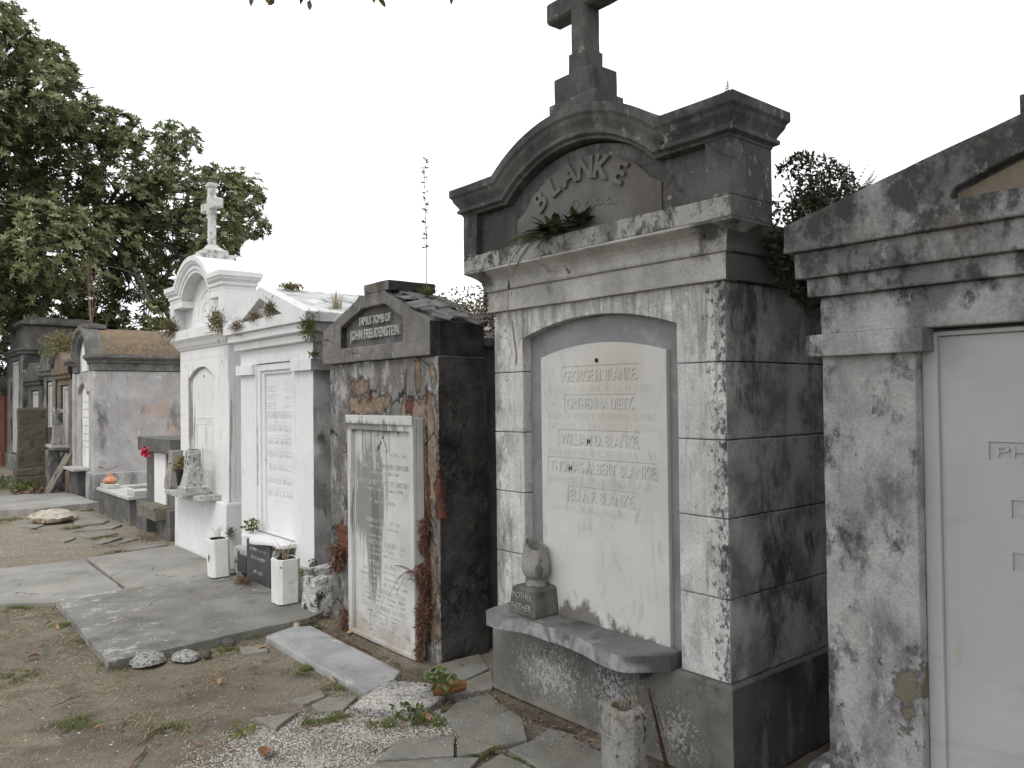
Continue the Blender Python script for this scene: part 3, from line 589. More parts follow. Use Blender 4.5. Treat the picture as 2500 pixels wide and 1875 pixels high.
# upper cornice with the arched middle
PR = [(.19, 0), (.19, .042), (.178, .056), (.172, .075), (.152, .105), (.146, .118), (.157, .125), (.157, .142), (.135, .152), (.131, .165)]
zs, cc_, rs = 2.865, .60, .21
m = MB(K); hw = lambda h: m.halfw(zs, cc_, rs, h)
left = [(q, zs-h, YC+hw(h), None) for q, h in PR][::-1]; right = [(q, zs-h, None, YC-hw(h)) for q, h in PR][::-1]
m.rings((X0, XRa, YC, YL), left, (1, 1, 1, 1)); m.rings((X0, XRa, YR, YC), right, (1, 1, 1, 1))
m.sweep_arch(X0, XRa+.15, YC, zs, cc_, rs, PR); m.build('upper_cornice', 'stucco_t1_top', t1, bevel=.003, cell=.09, amp=.0028)
m = MB(K); m.box(X0-.135, X0+.085, YC-.165, YC+.165, 3.02, 3.148); m.box(X0-.115, X0+.06, YC-.145, YC+.145, 3.1485, 3.285)
m.build('cross_base', 'stucco_t1_top', t1, bevel=.006, cell=.07, amp=.003)
m = MB(K); cx = X0-.022
oct_ = lambda c, s_, ch: [(c[0]-s_, c[1]-s_+ch), (c[0]-s_+ch, c[1]-s_), (c[0]+s_-ch, c[1]-s_), (c[0]+s_, c[1]-s_+ch), (c[0]+s_, c[1]+s_-ch), (c[0]+s_-ch, c[1]+s_), (c[0]-s_+ch, c[1]+s_), (c[0]-s_, c[1]+s_-ch)]
m.plan(oct_((cx, YC), .066, .008), 3.286, 3.40); m.plan(oct_((cx, YC), .058, .014), 3.40, 4.05)
A = [(x, z_) for x, z_ in [(cx-.058, 3.64), (cx-.044, 3.626), (cx+.044, 3.626), (cx+.058, 3.64), (cx+.058, 3.728), (cx+.044, 3.742), (cx-.044, 3.742), (cx-.058, 3.728)]]
m.side(A, YC-.235, YC+.235); m.build('cross', 'stucco_t1_top', t1, bevel=.006, cell=.09, amp=.003)
# wavy marble shelf
m = MB(K); P = []
for i in range(71):
    t = i/70; y = 3.62-t*(3.62-2.385)
    d_ = .19+.03*math.cos(2*math.pi*(t-.5)*2) + (.075*math.exp(-((t-.79)/.13)**2)) + .045*math.exp(-((t-.16)/.11)**2)-.05*math.exp(-((t-.50)/.12)**2)
    d_ *= (math.sin(min(1, t/.06)*math.pi/2)**.6 if t < .06 else 1)*(.25+.75*math.sin(min(1, (1-t)/.13)*math.pi/2) if t > .87 else 1)
    P.append((X0-d_, y))
m.plan([(X0+.034, 3.47), (X0-.023, 3.47), (X0-.023, 3.62)]+P+[(X0-.023, 2.385), (X0+.034, 2.385)], .327, .402); sh = m.build('shelf', 'marble_shelf', t1, bevel=.016, cell=.05, amp=.001, smooth=True)
m = MB(K); m.box(X0-.12, X0-.0255, 2.52, 2.66, .26, .346); m.build('shelf_bracket', 'plinth_t1', t1, bevel=.012, cell=.05, amp=.003)

# ================================================================= TOMB 2 : brown crumbling tomb
Xa, yr, yl, yc = 2.73, 3.98, 5.405, 4.70
t2 = thing('tomb', 'crumbling brown tomb with peeling plaster, exposed brick and slate roof', 'tomb', (Xa, yc, 0), 'above-ground tombs in the row')
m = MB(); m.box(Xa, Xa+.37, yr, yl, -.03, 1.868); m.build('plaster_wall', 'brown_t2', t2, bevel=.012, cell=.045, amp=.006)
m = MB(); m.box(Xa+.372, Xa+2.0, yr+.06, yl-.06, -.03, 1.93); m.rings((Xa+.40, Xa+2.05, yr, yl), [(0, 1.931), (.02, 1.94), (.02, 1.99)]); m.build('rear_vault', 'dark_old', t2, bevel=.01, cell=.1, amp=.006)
G2 = [(5.455, 1.87), (5.455, 2.105), (4.93, 2.30), (4.90, 2.325), (4.56, 2.325), (4.53, 2.30), (4.017, 2.083), (4.017, 1.87)]
hole = [(5.165, 1.972), (5.165, 2.125), (4.855, 2.235), (4.56, 2.235), (4.33, 2.13), (4.33, 1.972)]
m = MB(); m.front_hole(G2, [hole], Xa-.035, Xa+.03); m.front(G2, Xa+.031, Xa+.385); m.build('gable', 'gable_t2', t2, bevel=.008, cell=.05, amp=.004)
m = MB(); m.front([(a+(.001 if a < 4.7 else -.001), b) for a, b in hole], Xa+.012, Xa+.03); p2_ = m.build('name_panel', 'panel_t2', t2, bevel=.002)
m = MB(); m.text('FAMILY TOMB OF', Xa+.006, 4.73, 2.150, .056, .014, .42, bold=.002); m.text('JOHN FREUDENSTEIN', Xa+.006, 4.745, 2.060, .066, .014, .66, bold=.002)
m.build('lettering', 'lettering_t2', p2_, bevel=0)
m = MB(); m.box(Xa-.03, Xa+.345, 4.51, 4.835, 2.326, 2.392); m.build('cap_block', 'gable_t2', t2, bevel=.006, cell=.05, amp=.003)
# slates on the near slope
m = MB(); rs_ = random.Random(4)
for r_ in range(5):
    for c in range(6):
        if rs_.random() < .12: continue
        y = 4.50-r_*.105+rs_.uniform(-.02, .02); x = Xa+.04+c*.062+rs_.uniform(-.015, .015); zt = 2.285-(4.50-y)*.42+.012+rs_.random()*.024
        w_ = .05+rs_.random()*.025; l_ = .075+rs_.random()*.05; t = rs_.uniform(-.5, .5); tl = rs_.uniform(-.10, .16)
        A = []
        for dx, dy in [(-w_, 0), (w_, rs_.uniform(-.02, .02)), (w_*rs_.uniform(.6, 1.1), -l_), (-w_*rs_.uniform(.5, 1), -l_*rs_.uniform(.7, 1.1))]:
            xx = x+dx*math.cos(t)-dy*math.sin(t); yy = y+dx*math.sin(t)+dy*math.cos(t); A.append((xx, yy, zt+(yy-y)*.42+tl*dx*2))
        m.extr([(a, b, c_+.007) for a, b, c_ in A], A)
m.build('roof_slate', 'slate', t2, bevel=.002)
# marble tablet leaning on the front
m = MB(); fx = Xa-.085; y0, y1 = 4.14, 4.985
m.front_hole([(y1, 0), (y1, 1.488), (y0, 1.488), (y0, 0)], [[(y1-.05, .03), (y1-.05, 1.40), (y0+.05, 1.40), (y0+.05, .03)]], fx, fx+.03)
m.front([(y1-.001, 0), (y1-.001, 1.487), (y0+.001, 1.487), (y0+.001, 0)], fx+.0305, Xa-.004)
m.box(fx-.012, fx-.0005, y0-.004, y1+.004, 1.44, 1.50); tb2 = m.build('tablet', 'marble_t2', t2, bevel=.006, cell=.08, amp=.0015)
m = MB(); ln = [('Hier ruhen', 1.245, .03, .20, .16), ('in Frieden', 1.245, .03, .20, -.20), ('MARGARETHA JOSEPHINA FREUDENSTEIN', 1.165, .034, .66, 0), ('Geboren den 8. Mai 1868', 1.12, .022, .4, 0), ('HEINRICH ADOLPH FREUDENSTEIN', 1.055, .036, .64, 0), ('Gestorben den 1. October 1878', 1.01, .022, .5, 0), ('Mutter und Gattin', .93, .03, .32, 0), ('EDMUND FREUDENSTEIN', .80, .028, .42, 0), ('Geboren den 3. Februar', .76, .02, .4, 0),
      ('Gattin von', .70, .022, .25, .1), ('ELISABETH HEIDELBERGER', .655, .034, .58, 0), ('Geboren den 6. August 1826', .615, .02, .5, 0), ('Gestorben den 21. Mai', .58, .02, .45, 0), ('PETER J. ZIENLE', .515, .032, .40, 0), ('Geburtig aus Wurttemberg', .475, .024, .56, 0), ('Geboren den 11. Dezember 1827', .435, .024, .62, 0), ('Gestorben den 21. Januar 1889', .395, .024, .6, 0), ('JOHN F. FREUDENSTEIN', .345, .032, .54, 0),
      ('Geboren den 21. Januar 1820', .308, .022, .52, 0), ('Gestorben den 31. Dezember 1892', .275, .022, .56, 0), ('CAROLINE FREUDENSTEIN', .232, .034, .58, 0), ('wife of Fred. J. Zienle', .196, .022, .42, 0), ('Born Jan. 15, 1842', .166, .022, .36, 0), ('Died July 4, 1902', .138, .022, .36, 0), ('WILLIAM F. FREUDENSTEIN', .102, .032, .62, 0), ('Born Sept. 12, 1848', .066, .02, .36, 0), ('Died 1907', .042, .018, .28, 0)]
for tx, zz, sz, w_, dy in ln: m.text(tx, fx+.0303, 4.5625+dy, 1.40-(1.40-zz)*1.0, sz, .0012, w_)
m.build('lettering', 'lettering_cut', tb2, bevel=0)
m = MB(); m.tube([(fx+.029, 4.62, 1.27), (fx+.02, 4.59, 1.31), (fx+.02, 4.565, 1.36), (fx+.022, 4.54, 1.33), (fx+.024, 4.50, 1.27)], .008, 6); m.tube([(fx+.026, 4.60, 1.29), (fx+.02, 4.54, 1.37)], .008, 6)
m.tube([(fx+.028, 4.655+0*a, 1.26+.1*a) if a < 1 else (fx+.028, 4.655-.185*(a-1), 1.36+.02*math.sin((a-1)*math.pi)) for a in (0, .5, .99, 1, 1.25, 1.5, 1.75, 2)]+[(fx+.028, 4.47, 1.26)], .004, 5)
m.build('carved_relief', 'marble_t2', tb2, bevel=0)

# ================================================================= TOMB 3 : white gabled tomb
Xa, yr, yl = 2.775, 5.78, 7.29; yc = 6.535
t3 = thing('tomb', 'white painted tomb with triangular gable and a tall white inscribed slab', 'tomb', (Xa, yc, 0), 'above-ground tombs in the row')
XR3 = Xa+2.2
m = MB(); m.plan([(Xa, yr), (Xa, 6.13), (Xa+.10, 6.13), (Xa+.10, 6.93), (Xa, 6.93), (Xa, yl), (XR3, yl), (XR3, yr)], .27, 1.93)
m.box(Xa+.0005, XR3, yr+.001, yl-.001, 1.931, 2.062); m.build('pilaster_wall', 'white_t3', t3, bevel=.005, cell=.08, amp=.002)
m = MB(); m.rings((Xa, XR3, yr, yl), [(.05, -.03), (.05, .25), (.03, .269)]); m.build('plinth', 'rough_white', t3, bevel=.01, cell=.035, amp=.007)
m = MB(); m.box(Xa-.035, Xa+.4, 6.125, yr-.035, 1.84, 1.93); m.build('pilaster_cap', 'white_t3', t3, bevel=.004, cell=.08, amp=.0015)
m = MB(); m.box(Xa-.035, Xa+.4, yl+.035, 6.935, 1.84, 1.93); m.build('pilaster_cap', 'white_t3', t3, bevel=.004, cell=.08, amp=.0015)
m = MB(); m.front_hole([(6.929, .45), (6.929, 1.925), (6.131, 1.925), (6.131, .45)], [[(6.86, .44+.011), (6.86, 1.87), (6.20, 1.87), (6.20, .451)]], Xa+.012, Xa+.098)
m.front_hole([(6.859, .452), (6.859, 1.869), (6.201, 1.869), (6.201, .452)], [[(6.80, .454), (6.80, 1.84), (6.225, 1.84), (6.225, .454)]], Xa+.028, Xa+.098); m.build('slab_frame', 'white_t3', t3, bevel=.003)
R3n = [('JOSEPHINE LEIDERMANN', 1.475, .64), ('JOSEPH WAYMANN', 1.36, .52), ('WILLIAM J. WAYMANN', 1.248, .52), ('JOSEPH P. WAYMANN', 1.135, .55), ('ISABEL WAYMANN', 1.022, .48), ('BERTHA EUSTIS WAYMANN', .91, .60), ('LEONIE Q. WAYMEL', .80, .52)]
holes = [[(6.512-w_/2-.005, z-.028), (6.512+w_/2+.0, z-.028), (6.512+w_/2, z+.03), (6.512-w_/2-.005, z+.03)] for _, z, w_ in R3n] + [[(6.60, z-.024), (6.76, z-.024), (6.76, z+.028), (6.60, z+.028)] for z in (1.70, 1.628, 1.555)]
holes = [[(min(max(a, 6.235), 6.79), b) for a, b in h] for h in holes]
m = MB(); m.front_hole([(6.80, .44), (6.80, 1.845), (6.22, 1.845), (6.22, .44)], holes, Xa+.045, Xa+.0482); m.box(Xa+.0485, Xa+.0985, 6.22, 6.80, .44, 1.845); s3 = m.build('inscribed_slab', 'white_t3', t3, bevel=.0008)
m = MB()
for tx, z, w_ in R3n: m.text(tx, Xa+.0465, 6.512, z+.001, .042, .0022, min(w_, .55)-.03); m.text('1853 - 1917', Xa+.0445, 6.50, z-.053, .018, .0012, .26)
for tx, z in (('M. A.', 1.702), ('J. L.', 1.63), ('E. L.', 1.557)): m.text(tx, Xa+.0465, 6.68, z, .036, .0022, .12); m.text('1872 - 1905', Xa+.0445, 6.32, z, .018, .0012, .14)
m.build('lettering', 'white_t3', s3, bevel=0)
m = MB(); m.rings((Xa, XR3, yr, yl), [(.0, 2.0625), (.045, 2.07), (.045, 2.135)]); m.rings((Xa, XR3, yr, yl), [(.06, 2.1355), (.09, 2.145), (.09, 2.213)]); m.build('cornice', 'white_t3', t3, bevel=.006, cell=.08, amp=.003)
Gt = [(yl+.12, 2.2135), (yl+.12, 2.29), (6.535, 2.575), (yr-.12, 2.29), (yr-.12, 2.2135)]
m = MB(); m.front_hole(Gt, [[(6.98, 2.305), (6.535, 2.475), (6.09, 2.305)]], Xa-.12, Xa-.06); m.front(Gt, Xa-.0595, Xa+.0); m.build('gable', 'white_t3', t3, bevel=.006, cell=.08, amp=.003)
m = MB(); m.text('1873', Xa-.064, 6.50, 2.355, .07, .004, .22); m.build('lettering', 'white_t3', t3, bevel=0)
m = MB(); m.front([(yl+.119, 2.2137), (yl+.119, 2.287), (6.535, 2.572), (yr-.119, 2.287), (yr-.119, 2.2137)], Xa+.0005, XR3+.1); m.build('roof', 'roof_t3', t3, bevel=.006, cell=.09, amp=.006)
m = MB(); P = []
for i in range(31):
    t = i/30; y = 6.97-t*.87; d_ = .20+.035*math.cos((t-.5)*4*math.pi)-.10*abs(t-.5)**1.5*2
    if t < .04 or t > .96: d_ *= .85
    P.append((Xa-d_+.02, y))
m.plan([(Xa+.077, 6.93), (Xa-.001, 6.93), (Xa-.001, 6.97)]+P+[(Xa-.001, 6.10), (Xa-.001, 6.131), (Xa+.077, 6.131)], .405, .44); m.build('shelf', 'white_t3', t3, bevel=.008, smooth=True)
m = MB(); m.box(Xa-.10, Xa-.051, 6.30, 6.90, -.02, .404); m.build('shelf_support', 'rough_white', t3, bevel=.006, cell=.05, amp=.003)
m = MB(); m.box(Xa-.118, Xa-.101, 6.36, 6.86, .01, .398); bp = m.build('dark_plaque', 'black_plaque', t3, bevel=.002)
m = MB(); m.text('IN MEMORY OF', Xa-.1185, 6.61, .33, .026, .0006, .34); m.text('OUR FAMILY', Xa-.1185, 6.61, .26, .026, .0006, .3); m.text('AT REST', Xa-.1185, 6.61, .14, .026, .0006, .2); m.build('lettering', 'lettering_cut', bp, bevel=0)
m = MB(); m.box(Xa-.075, Xa-.051, 7.0, 7.2, .06, .21); m.build('small_plaque', 'black_plaque', t3, bevel=.003)

# ================================================================= TOMB 4 : white arched tomb with cross
Xa, yr, yl = 2.80, 7.66, 9.14; yc = 8.40; XR4 = Xa+2.2
t4 = thing('tomb', 'bright white tomb with a round arched pediment topped by a weathered grey cross', 'tomb', (Xa, yc, 0), 'above-ground tombs in the row')
m = MB(); m.rings((Xa, XR4, yr, yl), [(.05, -.03), (.05, .60), (.045, .625)]); m.build('plinth', 'white_t4', t4, bevel=.006, cell=.1, amp=.002)
ho = [(8.86, .70), (8.86, 1.85)]+arcpts(8.46, 1.85, .40, .12, 14)[1:-1]+[(8.06, 1.85), (8.06, .70)]
m = MB(); m.front_hole([(yl, .626), (yl, 2.16), (yr, 2.16), (yr, .626)], [ho], Xa, Xa+.06); m.box(Xa+.0605, XR4, yr+.002, yl-.002, .626, 2.159); m.build('front_wall', 'white_t4', t4, bevel=.004, cell=.1, amp=.0015)
m = MB(); m.front([(8.83, .702), (8.83, 1.84)]+arcpts(8.45, 1.84, .38, .11, 14)[1:-1]+[(8.07, 1.84), (8.07, .702)], Xa+.035, Xa+.0603); tb4 = m.build('tablet', 'marble_t4', t4, bevel=.003)
m = MB()
for z, w_ in ((1.40, .55), (1.08, .5), (.86, .46)):
    m.box(Xa+.031, Xa+.0348, 8.45-w_/2, 8.45+w_/2, z-.035, z-.03); m.box(Xa+.031, Xa+.0348, 8.45-w_/2, 8.45+w_/2, z+.03, z+.035)
    m.text('JOHN E. KOERBER' if z > 1.2 else 'ANNIE KOERBER', Xa+.0345, 8.45, z, .042, .002, w_-.06); m.text('1841 - 1903', Xa+.0345, 8.45, z-.075, .022, .001, .24)
m.build('lettering', 'marble_t4', tb4, bevel=0)
m = MB(); hk = [(Xa+.031, 8.46+.012*math.cos(a), 1.87+.012*math.sin(a)) for a in np.linspace(0, 6.28, 9)[:-1]]; m.extr(hk, [(p[0]+.004, p[1], p[2]) for p in hk]); m.build('bolt_hole', 'dark_hole', tb4, bevel=0)
m = MB()
for yy in (8.97, 7.86):
    for i in range(7):
        a = math.pi*i/6; m.tube([(Xa-.001, yy+.07*math.cos(a), 1.95+.07*math.sin(a)), (Xa-.001, yy+.05*math.cos(a), 1.95+.05*math.sin(a))], .006, 4)
    for i in range(6): m.box(Xa-.003, Xa-.0005, yy-.09, yy-.07, 1.74+i*.028, 1.755+i*.028); m.box(Xa-.003, Xa-.0005, yy+.07, yy+.09, 1.74+i*.028, 1.755+i*.028)
for zz in (1.24, 1.30, 1.41, 1.47): m.box(Xa-.003, Xa-.0005, 8.90, 9.12, zz, zz+.008)
m.box(Xa-.002, Xa-.0005, yr+.01, yl-.01, 2.06, 2.064); m.build('raised_ornament', 'white_t4', t4, bevel=0)
m = MB(); m.rings((Xa, XR4, yr, yl), [(.01, 2.1605), (.02, 2.18), (.035, 2.195), (.055, 2.235), (.08, 2.265), (.085, 2.27), (.085, 2.37)]); m.build('lower_cornice', 'white_t4', t4, bevel=.004, cell=.1, amp=.002)
Q = .085; XA4 = Xa+.16
m = MB(); m.plan([(Xa-Q, yr-Q), (Xa-Q, yr+.04), (Xa+.04, yr+.04), (Xa+.04, yl-.04), (Xa-Q, yl-.04), (Xa-Q, yl+Q), (XA4+Q, yl+Q), (XA4+Q, yr-Q)], 2.3705, 2.69)
ra = arcpts(8.40, 2.691, .48, .24, 20); m.front([(8.88, 2.6905)]+ra[1:-1]+[(7.92, 2.6905)], Xa+.042, XA4+.05); m.build('attic', 'white_t4', t4, bevel=.005, cell=.1, amp=.002)
for zs_, r_, rr_ in ((2.45, .30, .006), (2.45, .19, .004)):
    n = 26; m = MB()
    for i in range(n): a = math.pi*(i+.5)/n; y, z = 8.38+r_*.9*math.cos(a), zs_+r_*math.sin(a)*1.05; m.box(Xa+.034, Xa+.0415, y-.007, y+.007, z-.010, z+.010)
    m.build('beaded_arch', 'white_t4', t4, bevel=0)
PR4 = [(.135, 0), (.135, .05), (.125, .055), (.12, .075), (.10, .095), (.095, .10), (.10, .108), (.10, .13), (.086, .14), (.086, .168)]
zs, cc_, rs = 2.858, .53, .25
m = MB(); hw = lambda h: m.halfw(zs, cc_, rs, h); yC = 8.40
m.rings((Xa, XA4, yC, yl), [(q, zs-h, yC+hw(h), None) for q, h in PR4][::-1]); m.rings((Xa, XA4, yr, yC), [(q, zs-h, None, yC-hw(h)) for q, h in PR4][::-1])
m.sweep_arch(Xa, XA4+.1, yC, zs, cc_, rs, PR4)
# deep brackets under the springing
m.box(Xa-Q+.001, Xa+.05, yC+.40, yl-.041, 2.62, 2.689); m.box(Xa-Q+.001, Xa+.05, yr+.041, yC-.40, 2.62, 2.689)
m.build('upper_cornice', 'white_t4', t4, bevel=.003, cell=.1, amp=.002)
m = MB(); cx, cy = Xa+.10, 8.40
m.rings((cx-.19, cx+.19, cy-.19, cy+.19), [(.0, 3.02), (.0, 3.13)]); m.rings((cx-.13, cx+.13, cy-.13, cy+.13), [(0, 3.1305), (0, 3.18), (-.03, 3.19), (-.07, 3.225), (-.085, 3.25)])
m.build('cross_base', 'cross_t4', t4, bevel=.005, cell=.05, amp=.003)
m = MB(); m.plan(oct_((cx, cy), .036, .006), 3.24, 3.90)
for sg in (1, -1):
    m.box(cx-.033, cx+.033, cy+sg*.034, cy+sg*.16, 3.63, 3.70); m.rings((cx-.035, cx+.035, *(sorted((cy+sg*.15, cy+sg*.20)))), [(0, 3.615), (.01, 3.625), (.01, 3.705), (0, 3.715)])
m.rings((cx-.042, cx+.042, cy-.042, cy+.042), [(-.006, 3.56), (0, 3.58), (0, 3.75), (-.006, 3.77)]); m.rings((cx-.042, cx+.042, cy-.042, cy+.042), [(0, 3.86), (.003, 3.88), (0, 3.905)])
m.build('cross', 'cross_t4', t4, bevel=.006, cell=.05, amp=.004)
m = MB(); P = [(Xa-.05-d_, y) for d_, y in [(.0, 9.06), (.10, 9.05), (.165, 8.99), (.19, 8.90), (.20, 8.6), (.20, 8.2), (.19, 8.0), (.165, 7.93), (.12, 7.89), (.0, 7.88)]]
m.plan([(Xa+.03, 8.86)]+[(Xa-.0505+.05, 8.86), (Xa-.0505+.05, 9.06)]+P+[(Xa-.0005, 7.88), (Xa-.0005, 8.06), (Xa+.03, 8.06)], .626, .685); m.build('shelf', 'urn_lichen', t4, bevel=.012, cell=.08, amp=.002)

# ================================================================= TOMB 0 : near tomb at the right edge
Xa, yr, yl, yc = 2.65, -.16, 1.46, .65; XRt = Xa+2.2
t0 = thing('tomb', 'nearest grey tomb at the right edge with low gable, square pilaster and pale slab', 'tomb', (Xa, yc, 0), 'above-ground tombs in the row')
m = MB(); m.rings((Xa, XRt, yr, yl), [(.06, -.03), (.06, .28), (.045, .31)]); m.build('plinth', 'stone_t0', t0, bevel=.012, cell=.06, amp=.004)
m = MB(); m.plan([(Xa, yr), (Xa, .20), (Xa+.09, .20), (Xa+.09, 1.14), (Xa, 1.14), (Xa, yl), (XRt, yl), (XRt, yr)], .311, 1.81); m.box(Xa-.002, XRt, yr-.002, yl+.002, 1.811, 1.945); m.build('pilaster_wall', 'stone_t0', t0, bevel=.007, cell=.06, amp=.0025)
for y0, y1 in ((1.10, yl+.04), (yr-.04, .24)):
    m = MB(); m.box(Xa-.04, Xa+.3, y0, y1, 1.735, 1.812); m.build('pilaster_cap', 'stone_t0', t0, bevel=.006, cell=.06, amp=.002)
m = MB(); m.front_hole([(1.139, .311), (1.139, 1.80), (.201, 1.80), (.201, .311)], [[(1.09, .33), (1.09, 1.785), (.25, 1.785), (.25, .33)]], Xa+.045, Xa+.0895); m.build('slab_frame', 'marble_t0', t0, bevel=.006)
m = MB(); rws = [(1.42, .28), (1.245, .22), (1.085, .22)]
m.front_hole([(1.0895, .331), (1.0895, 1.784), (.2505, 1.784), (.2505, .331)], [[(.67-w_, z-.028), (.67+w_, z-.028), (.67+w_, z+.028), (.67-w_, z+.028)] for z, w_ in rws], Xa+.062, Xa+.068); m.box(Xa+.0685, Xa+.0893, .251, 1.089, .331, 1.784); sb = m.build('inscribed_slab', 'marble_t0', t0, bevel=.001)
m = MB()
for tx, (z, w_) in zip(('PHILIP DRAKE', 'MARIE', 'HENRY'), rws): m.text(tx, Xa+.065, .67, z, .036, .003, 2*w_-.04)
m.build('lettering', 'marble_t0', sb, bevel=0)
m = MB(); m.rings((Xa, XRt, yr, yl), [(.032, 1.946), (.034, 2.012)]); m.rings((Xa, XRt, yr, yl), [(.062, 2.0125), (.064, 2.105)]); m.build('cornice', 'stone_t0', t0, bevel=.005, cell=.07, amp=.0025)
Gt = [(yl+.09, 2.1055), (yl+.09, 2.205), (.65, 2.435), (yr-.09, 2.205), (yr-.09, 2.1055)]
m = MB(); m.front_hole(Gt, [[(.985, 2.185), (.99, 2.20), (.975, 2.222), (.65, 2.335), (.325, 2.222), (.31, 2.20), (.315, 2.185)]], Xa-.09, Xa-.05); m.front(Gt, Xa-.0495, XRt+.05); m.build('gable', 'stone_t0', t0, bevel=.007, cell=.07, amp=.003)
m = MB(); m.front([(.98, 2.187), (.98, 2.21), (.65, 2.325), (.32, 2.21), (.32, 2.187)], Xa-.056, Xa-.050); m.build('gable_panel', 'tan_panel_t0', t0, bevel=0)
m = MB(); m.box(Xa-.08, Xa+.25, .50, .80, 2.36, 2.455); m.box(Xa-.05, Xa+.22, .53, .77, 2.4555, 2.52); m.build('cap_block', 'stone_t0', t0, bevel=.006, cell=.06, amp=.002)

# ================================================================= TOMB 5 : low table tomb
Xa = 2.80
t5 = thing('tomb', 'low dark tomb with a thick overhanging lid and white front panel', 'tomb', (Xa, 10.2, 0), 'above-ground tombs in the row')
m = MB(); m.plan([(Xa, 9.55), (Xa, 9.95), (Xa+.12, 9.95), (Xa+.12, 10.5), (Xa, 10.5), (Xa, 10.95), (Xa+1.5, 10.95), (Xa+1.5, 9.55)], -.03, .35); m.build('base', 'dark_t5', t5, bevel=.01, cell=.08, amp=.004)
m = MB(); m.box(Xa-.12, Xa+.16, 9.70, 10.44, .22, .37); m.build('step', 'tan_t5', t5, bevel=.015, cell=.06, amp=.005)
m = MB(); m.box(Xa+.1, Xa+1.45, 9.70, 10.84, .351, 1.0); m.build('body', 'dark_t5', t5, bevel=.006, cell=.08, amp=.003)
m = MB(); m.box(Xa+.075, Xa+.0995, 9.97, 10.42, .372, .985); m.build('panel', 'white_t4', t5, bevel=.004)
m = MB(); m.box(Xa, Xa+1.55, 9.53, 10.87, 1.001, 1.167); m.build('lid', 'dark_t5', t5, bevel=.006, cell=.1, amp=.003)
# ================================================================= low coping grave
Xa = 2.77
t6 = thing('grave', 'low dark box grave with a pale marble kerb around its sunken bed', 'grave', (Xa, 12.0, 0))
m = MB(); m.box(Xa, Xa+1.9, 11.16, 12.85, -.03, .33); m.build('base', 'coping_t6', t6, bevel=.006, cell=.12, amp=.004)
rec = [(Xa-.02, 11.14), (Xa-.02, 12.87), (Xa+1.92, 12.87), (Xa+1.92, 11.14)]
m = MB(); m.box(Xa-.02, Xa+.33, 11.14, 12.87, .331, .37); m.box(Xa+.3305, Xa+1.92, 11.14, 11.30, .331, .37); m.box(Xa+.3305, Xa+1.92, 12.7, 12.87, .331, .37); m.build('kerb', 'coping_top', t6, bevel=.005, cell=.1, amp=.003)
m = MB(); m.box(Xa+.02, Xa+.2, 12.45, 12.83, .371, .43); m.build('corner_block', 'coping_top', t6, bevel=.008, cell=.06, amp=.003)
m = MB(); m.box(Xa+.06, Xa+.28, 11.17, 11.5, .371, .44); m.build('corner_block', 'coping_top', t6, bevel=.008, cell=.06, amp=.003)
# terracotta star
m = MB(); c = (Xa+.11, 12.63); P = []
for i in range(10):
    a = 2*math.pi*i/10+.3; r_ = .12 if i % 2 == 0 else .055; P.append((c[0]+r_*math.cos(a), c[1]+r_*math.sin(a), .435+(.05 if i % 2 == 0 else 0)))
m.extr(P, [(c[0]+(x-c[0])*.5, c[1]+(y-c[1])*.5, .47) for x, y, z in P]); m.lathe(c, [(.07, .432), (.10, .47), (.09, .50), (.03, .53), (.012, .60), (.003, .615)], 12)
o = m.build('candle_holder', 'terracotta_star', loc=(c[0], c[1], .43), bevel=.004); tag(o, 'small orange star-shaped holder on the corner block of the low grave', 'ornament')

# ================================================================= TOMB 7 : arched-roof tomb with blotched side wall
Xa, yr, yl = 3.0, 14.08, 15.72; yc = 14.90; XR7 = Xa+2.3
t7 = thing('tomb', 'pinkish grey blotched tomb with a rust coloured vaulted roof and arched front', 'tomb', (Xa, yc, 0), 'above-ground tombs in the row')
m = MB(); m.rings((Xa, XR7, yr, yl), [(.04, -.03), (.04, .47), (.025, .48)]); m.build('plinth', 'wall_t7', t7, bevel=.006, cell=.15, amp=.003)
ho = [(15.22, .50), (15.22, 1.80)]+arcpts(14.93, 1.80, .29, .14, 10)[1:-1]+[(14.64, 1.80), (14.64, .50)]
m = MB(); m.front_hole([(yl-.12, .481), (yl-.12, 2.12), (yr+.12, 2.12), (yr+.12, .481)], [ho], Xa+.01, Xa+.06); m.box(Xa+.0605, XR7, yr, yl, .481, 2.12); m.build('wall', 'wall_t7', t7, bevel=.005, cell=.12, amp=.004)
for y0, y1 in ((yr-.0, yr+.17), (yl-.17, yl)):
    m = MB(); m.box(Xa-.03, Xa+.0603, y0, y1, .4815, 2.12); m.build('pilaster', 'wall_t7', t7, bevel=.006, cell=.12, amp=.004)
m = MB(); m.front([(15.2, .50), (15.2, 1.79)]+arcpts(14.93, 1.79, .27, .12, 10)[1:-1]+[(14.66, 1.79), (14.66, .50)], Xa+.03, Xa+.0603); tb7 = m.build('tablet', 'marble_t4', t7, bevel=.003)
m = MB()
for i, z in enumerate((1.62, 1.50, 1.36, 1.22, 1.08, .96, .86)): m.box(Xa+.027, Xa+.0298, 14.70, 15.16, z, z+.008)
m.build('inscription_line', 'marble_grey', tb7, bevel=0)
m = MB(); m.sweep_arch(Xa, Xa+.06, 14.93, 1.80, .36, .19, [(.03, 0), (.03, .05)]); m.build('arch_moulding', 'wall_t7', t7, bevel=.003)
PR = [(.11, 0), (.11, .05), (.07, .09), (.05, .10), (.05, .13), (.02, .15), (.02, .26)]
zs, cc_, rs = 2.39, .52, .48
m = MB()
def hw7(h): return m.halfw(zs, cc_, rs, h)
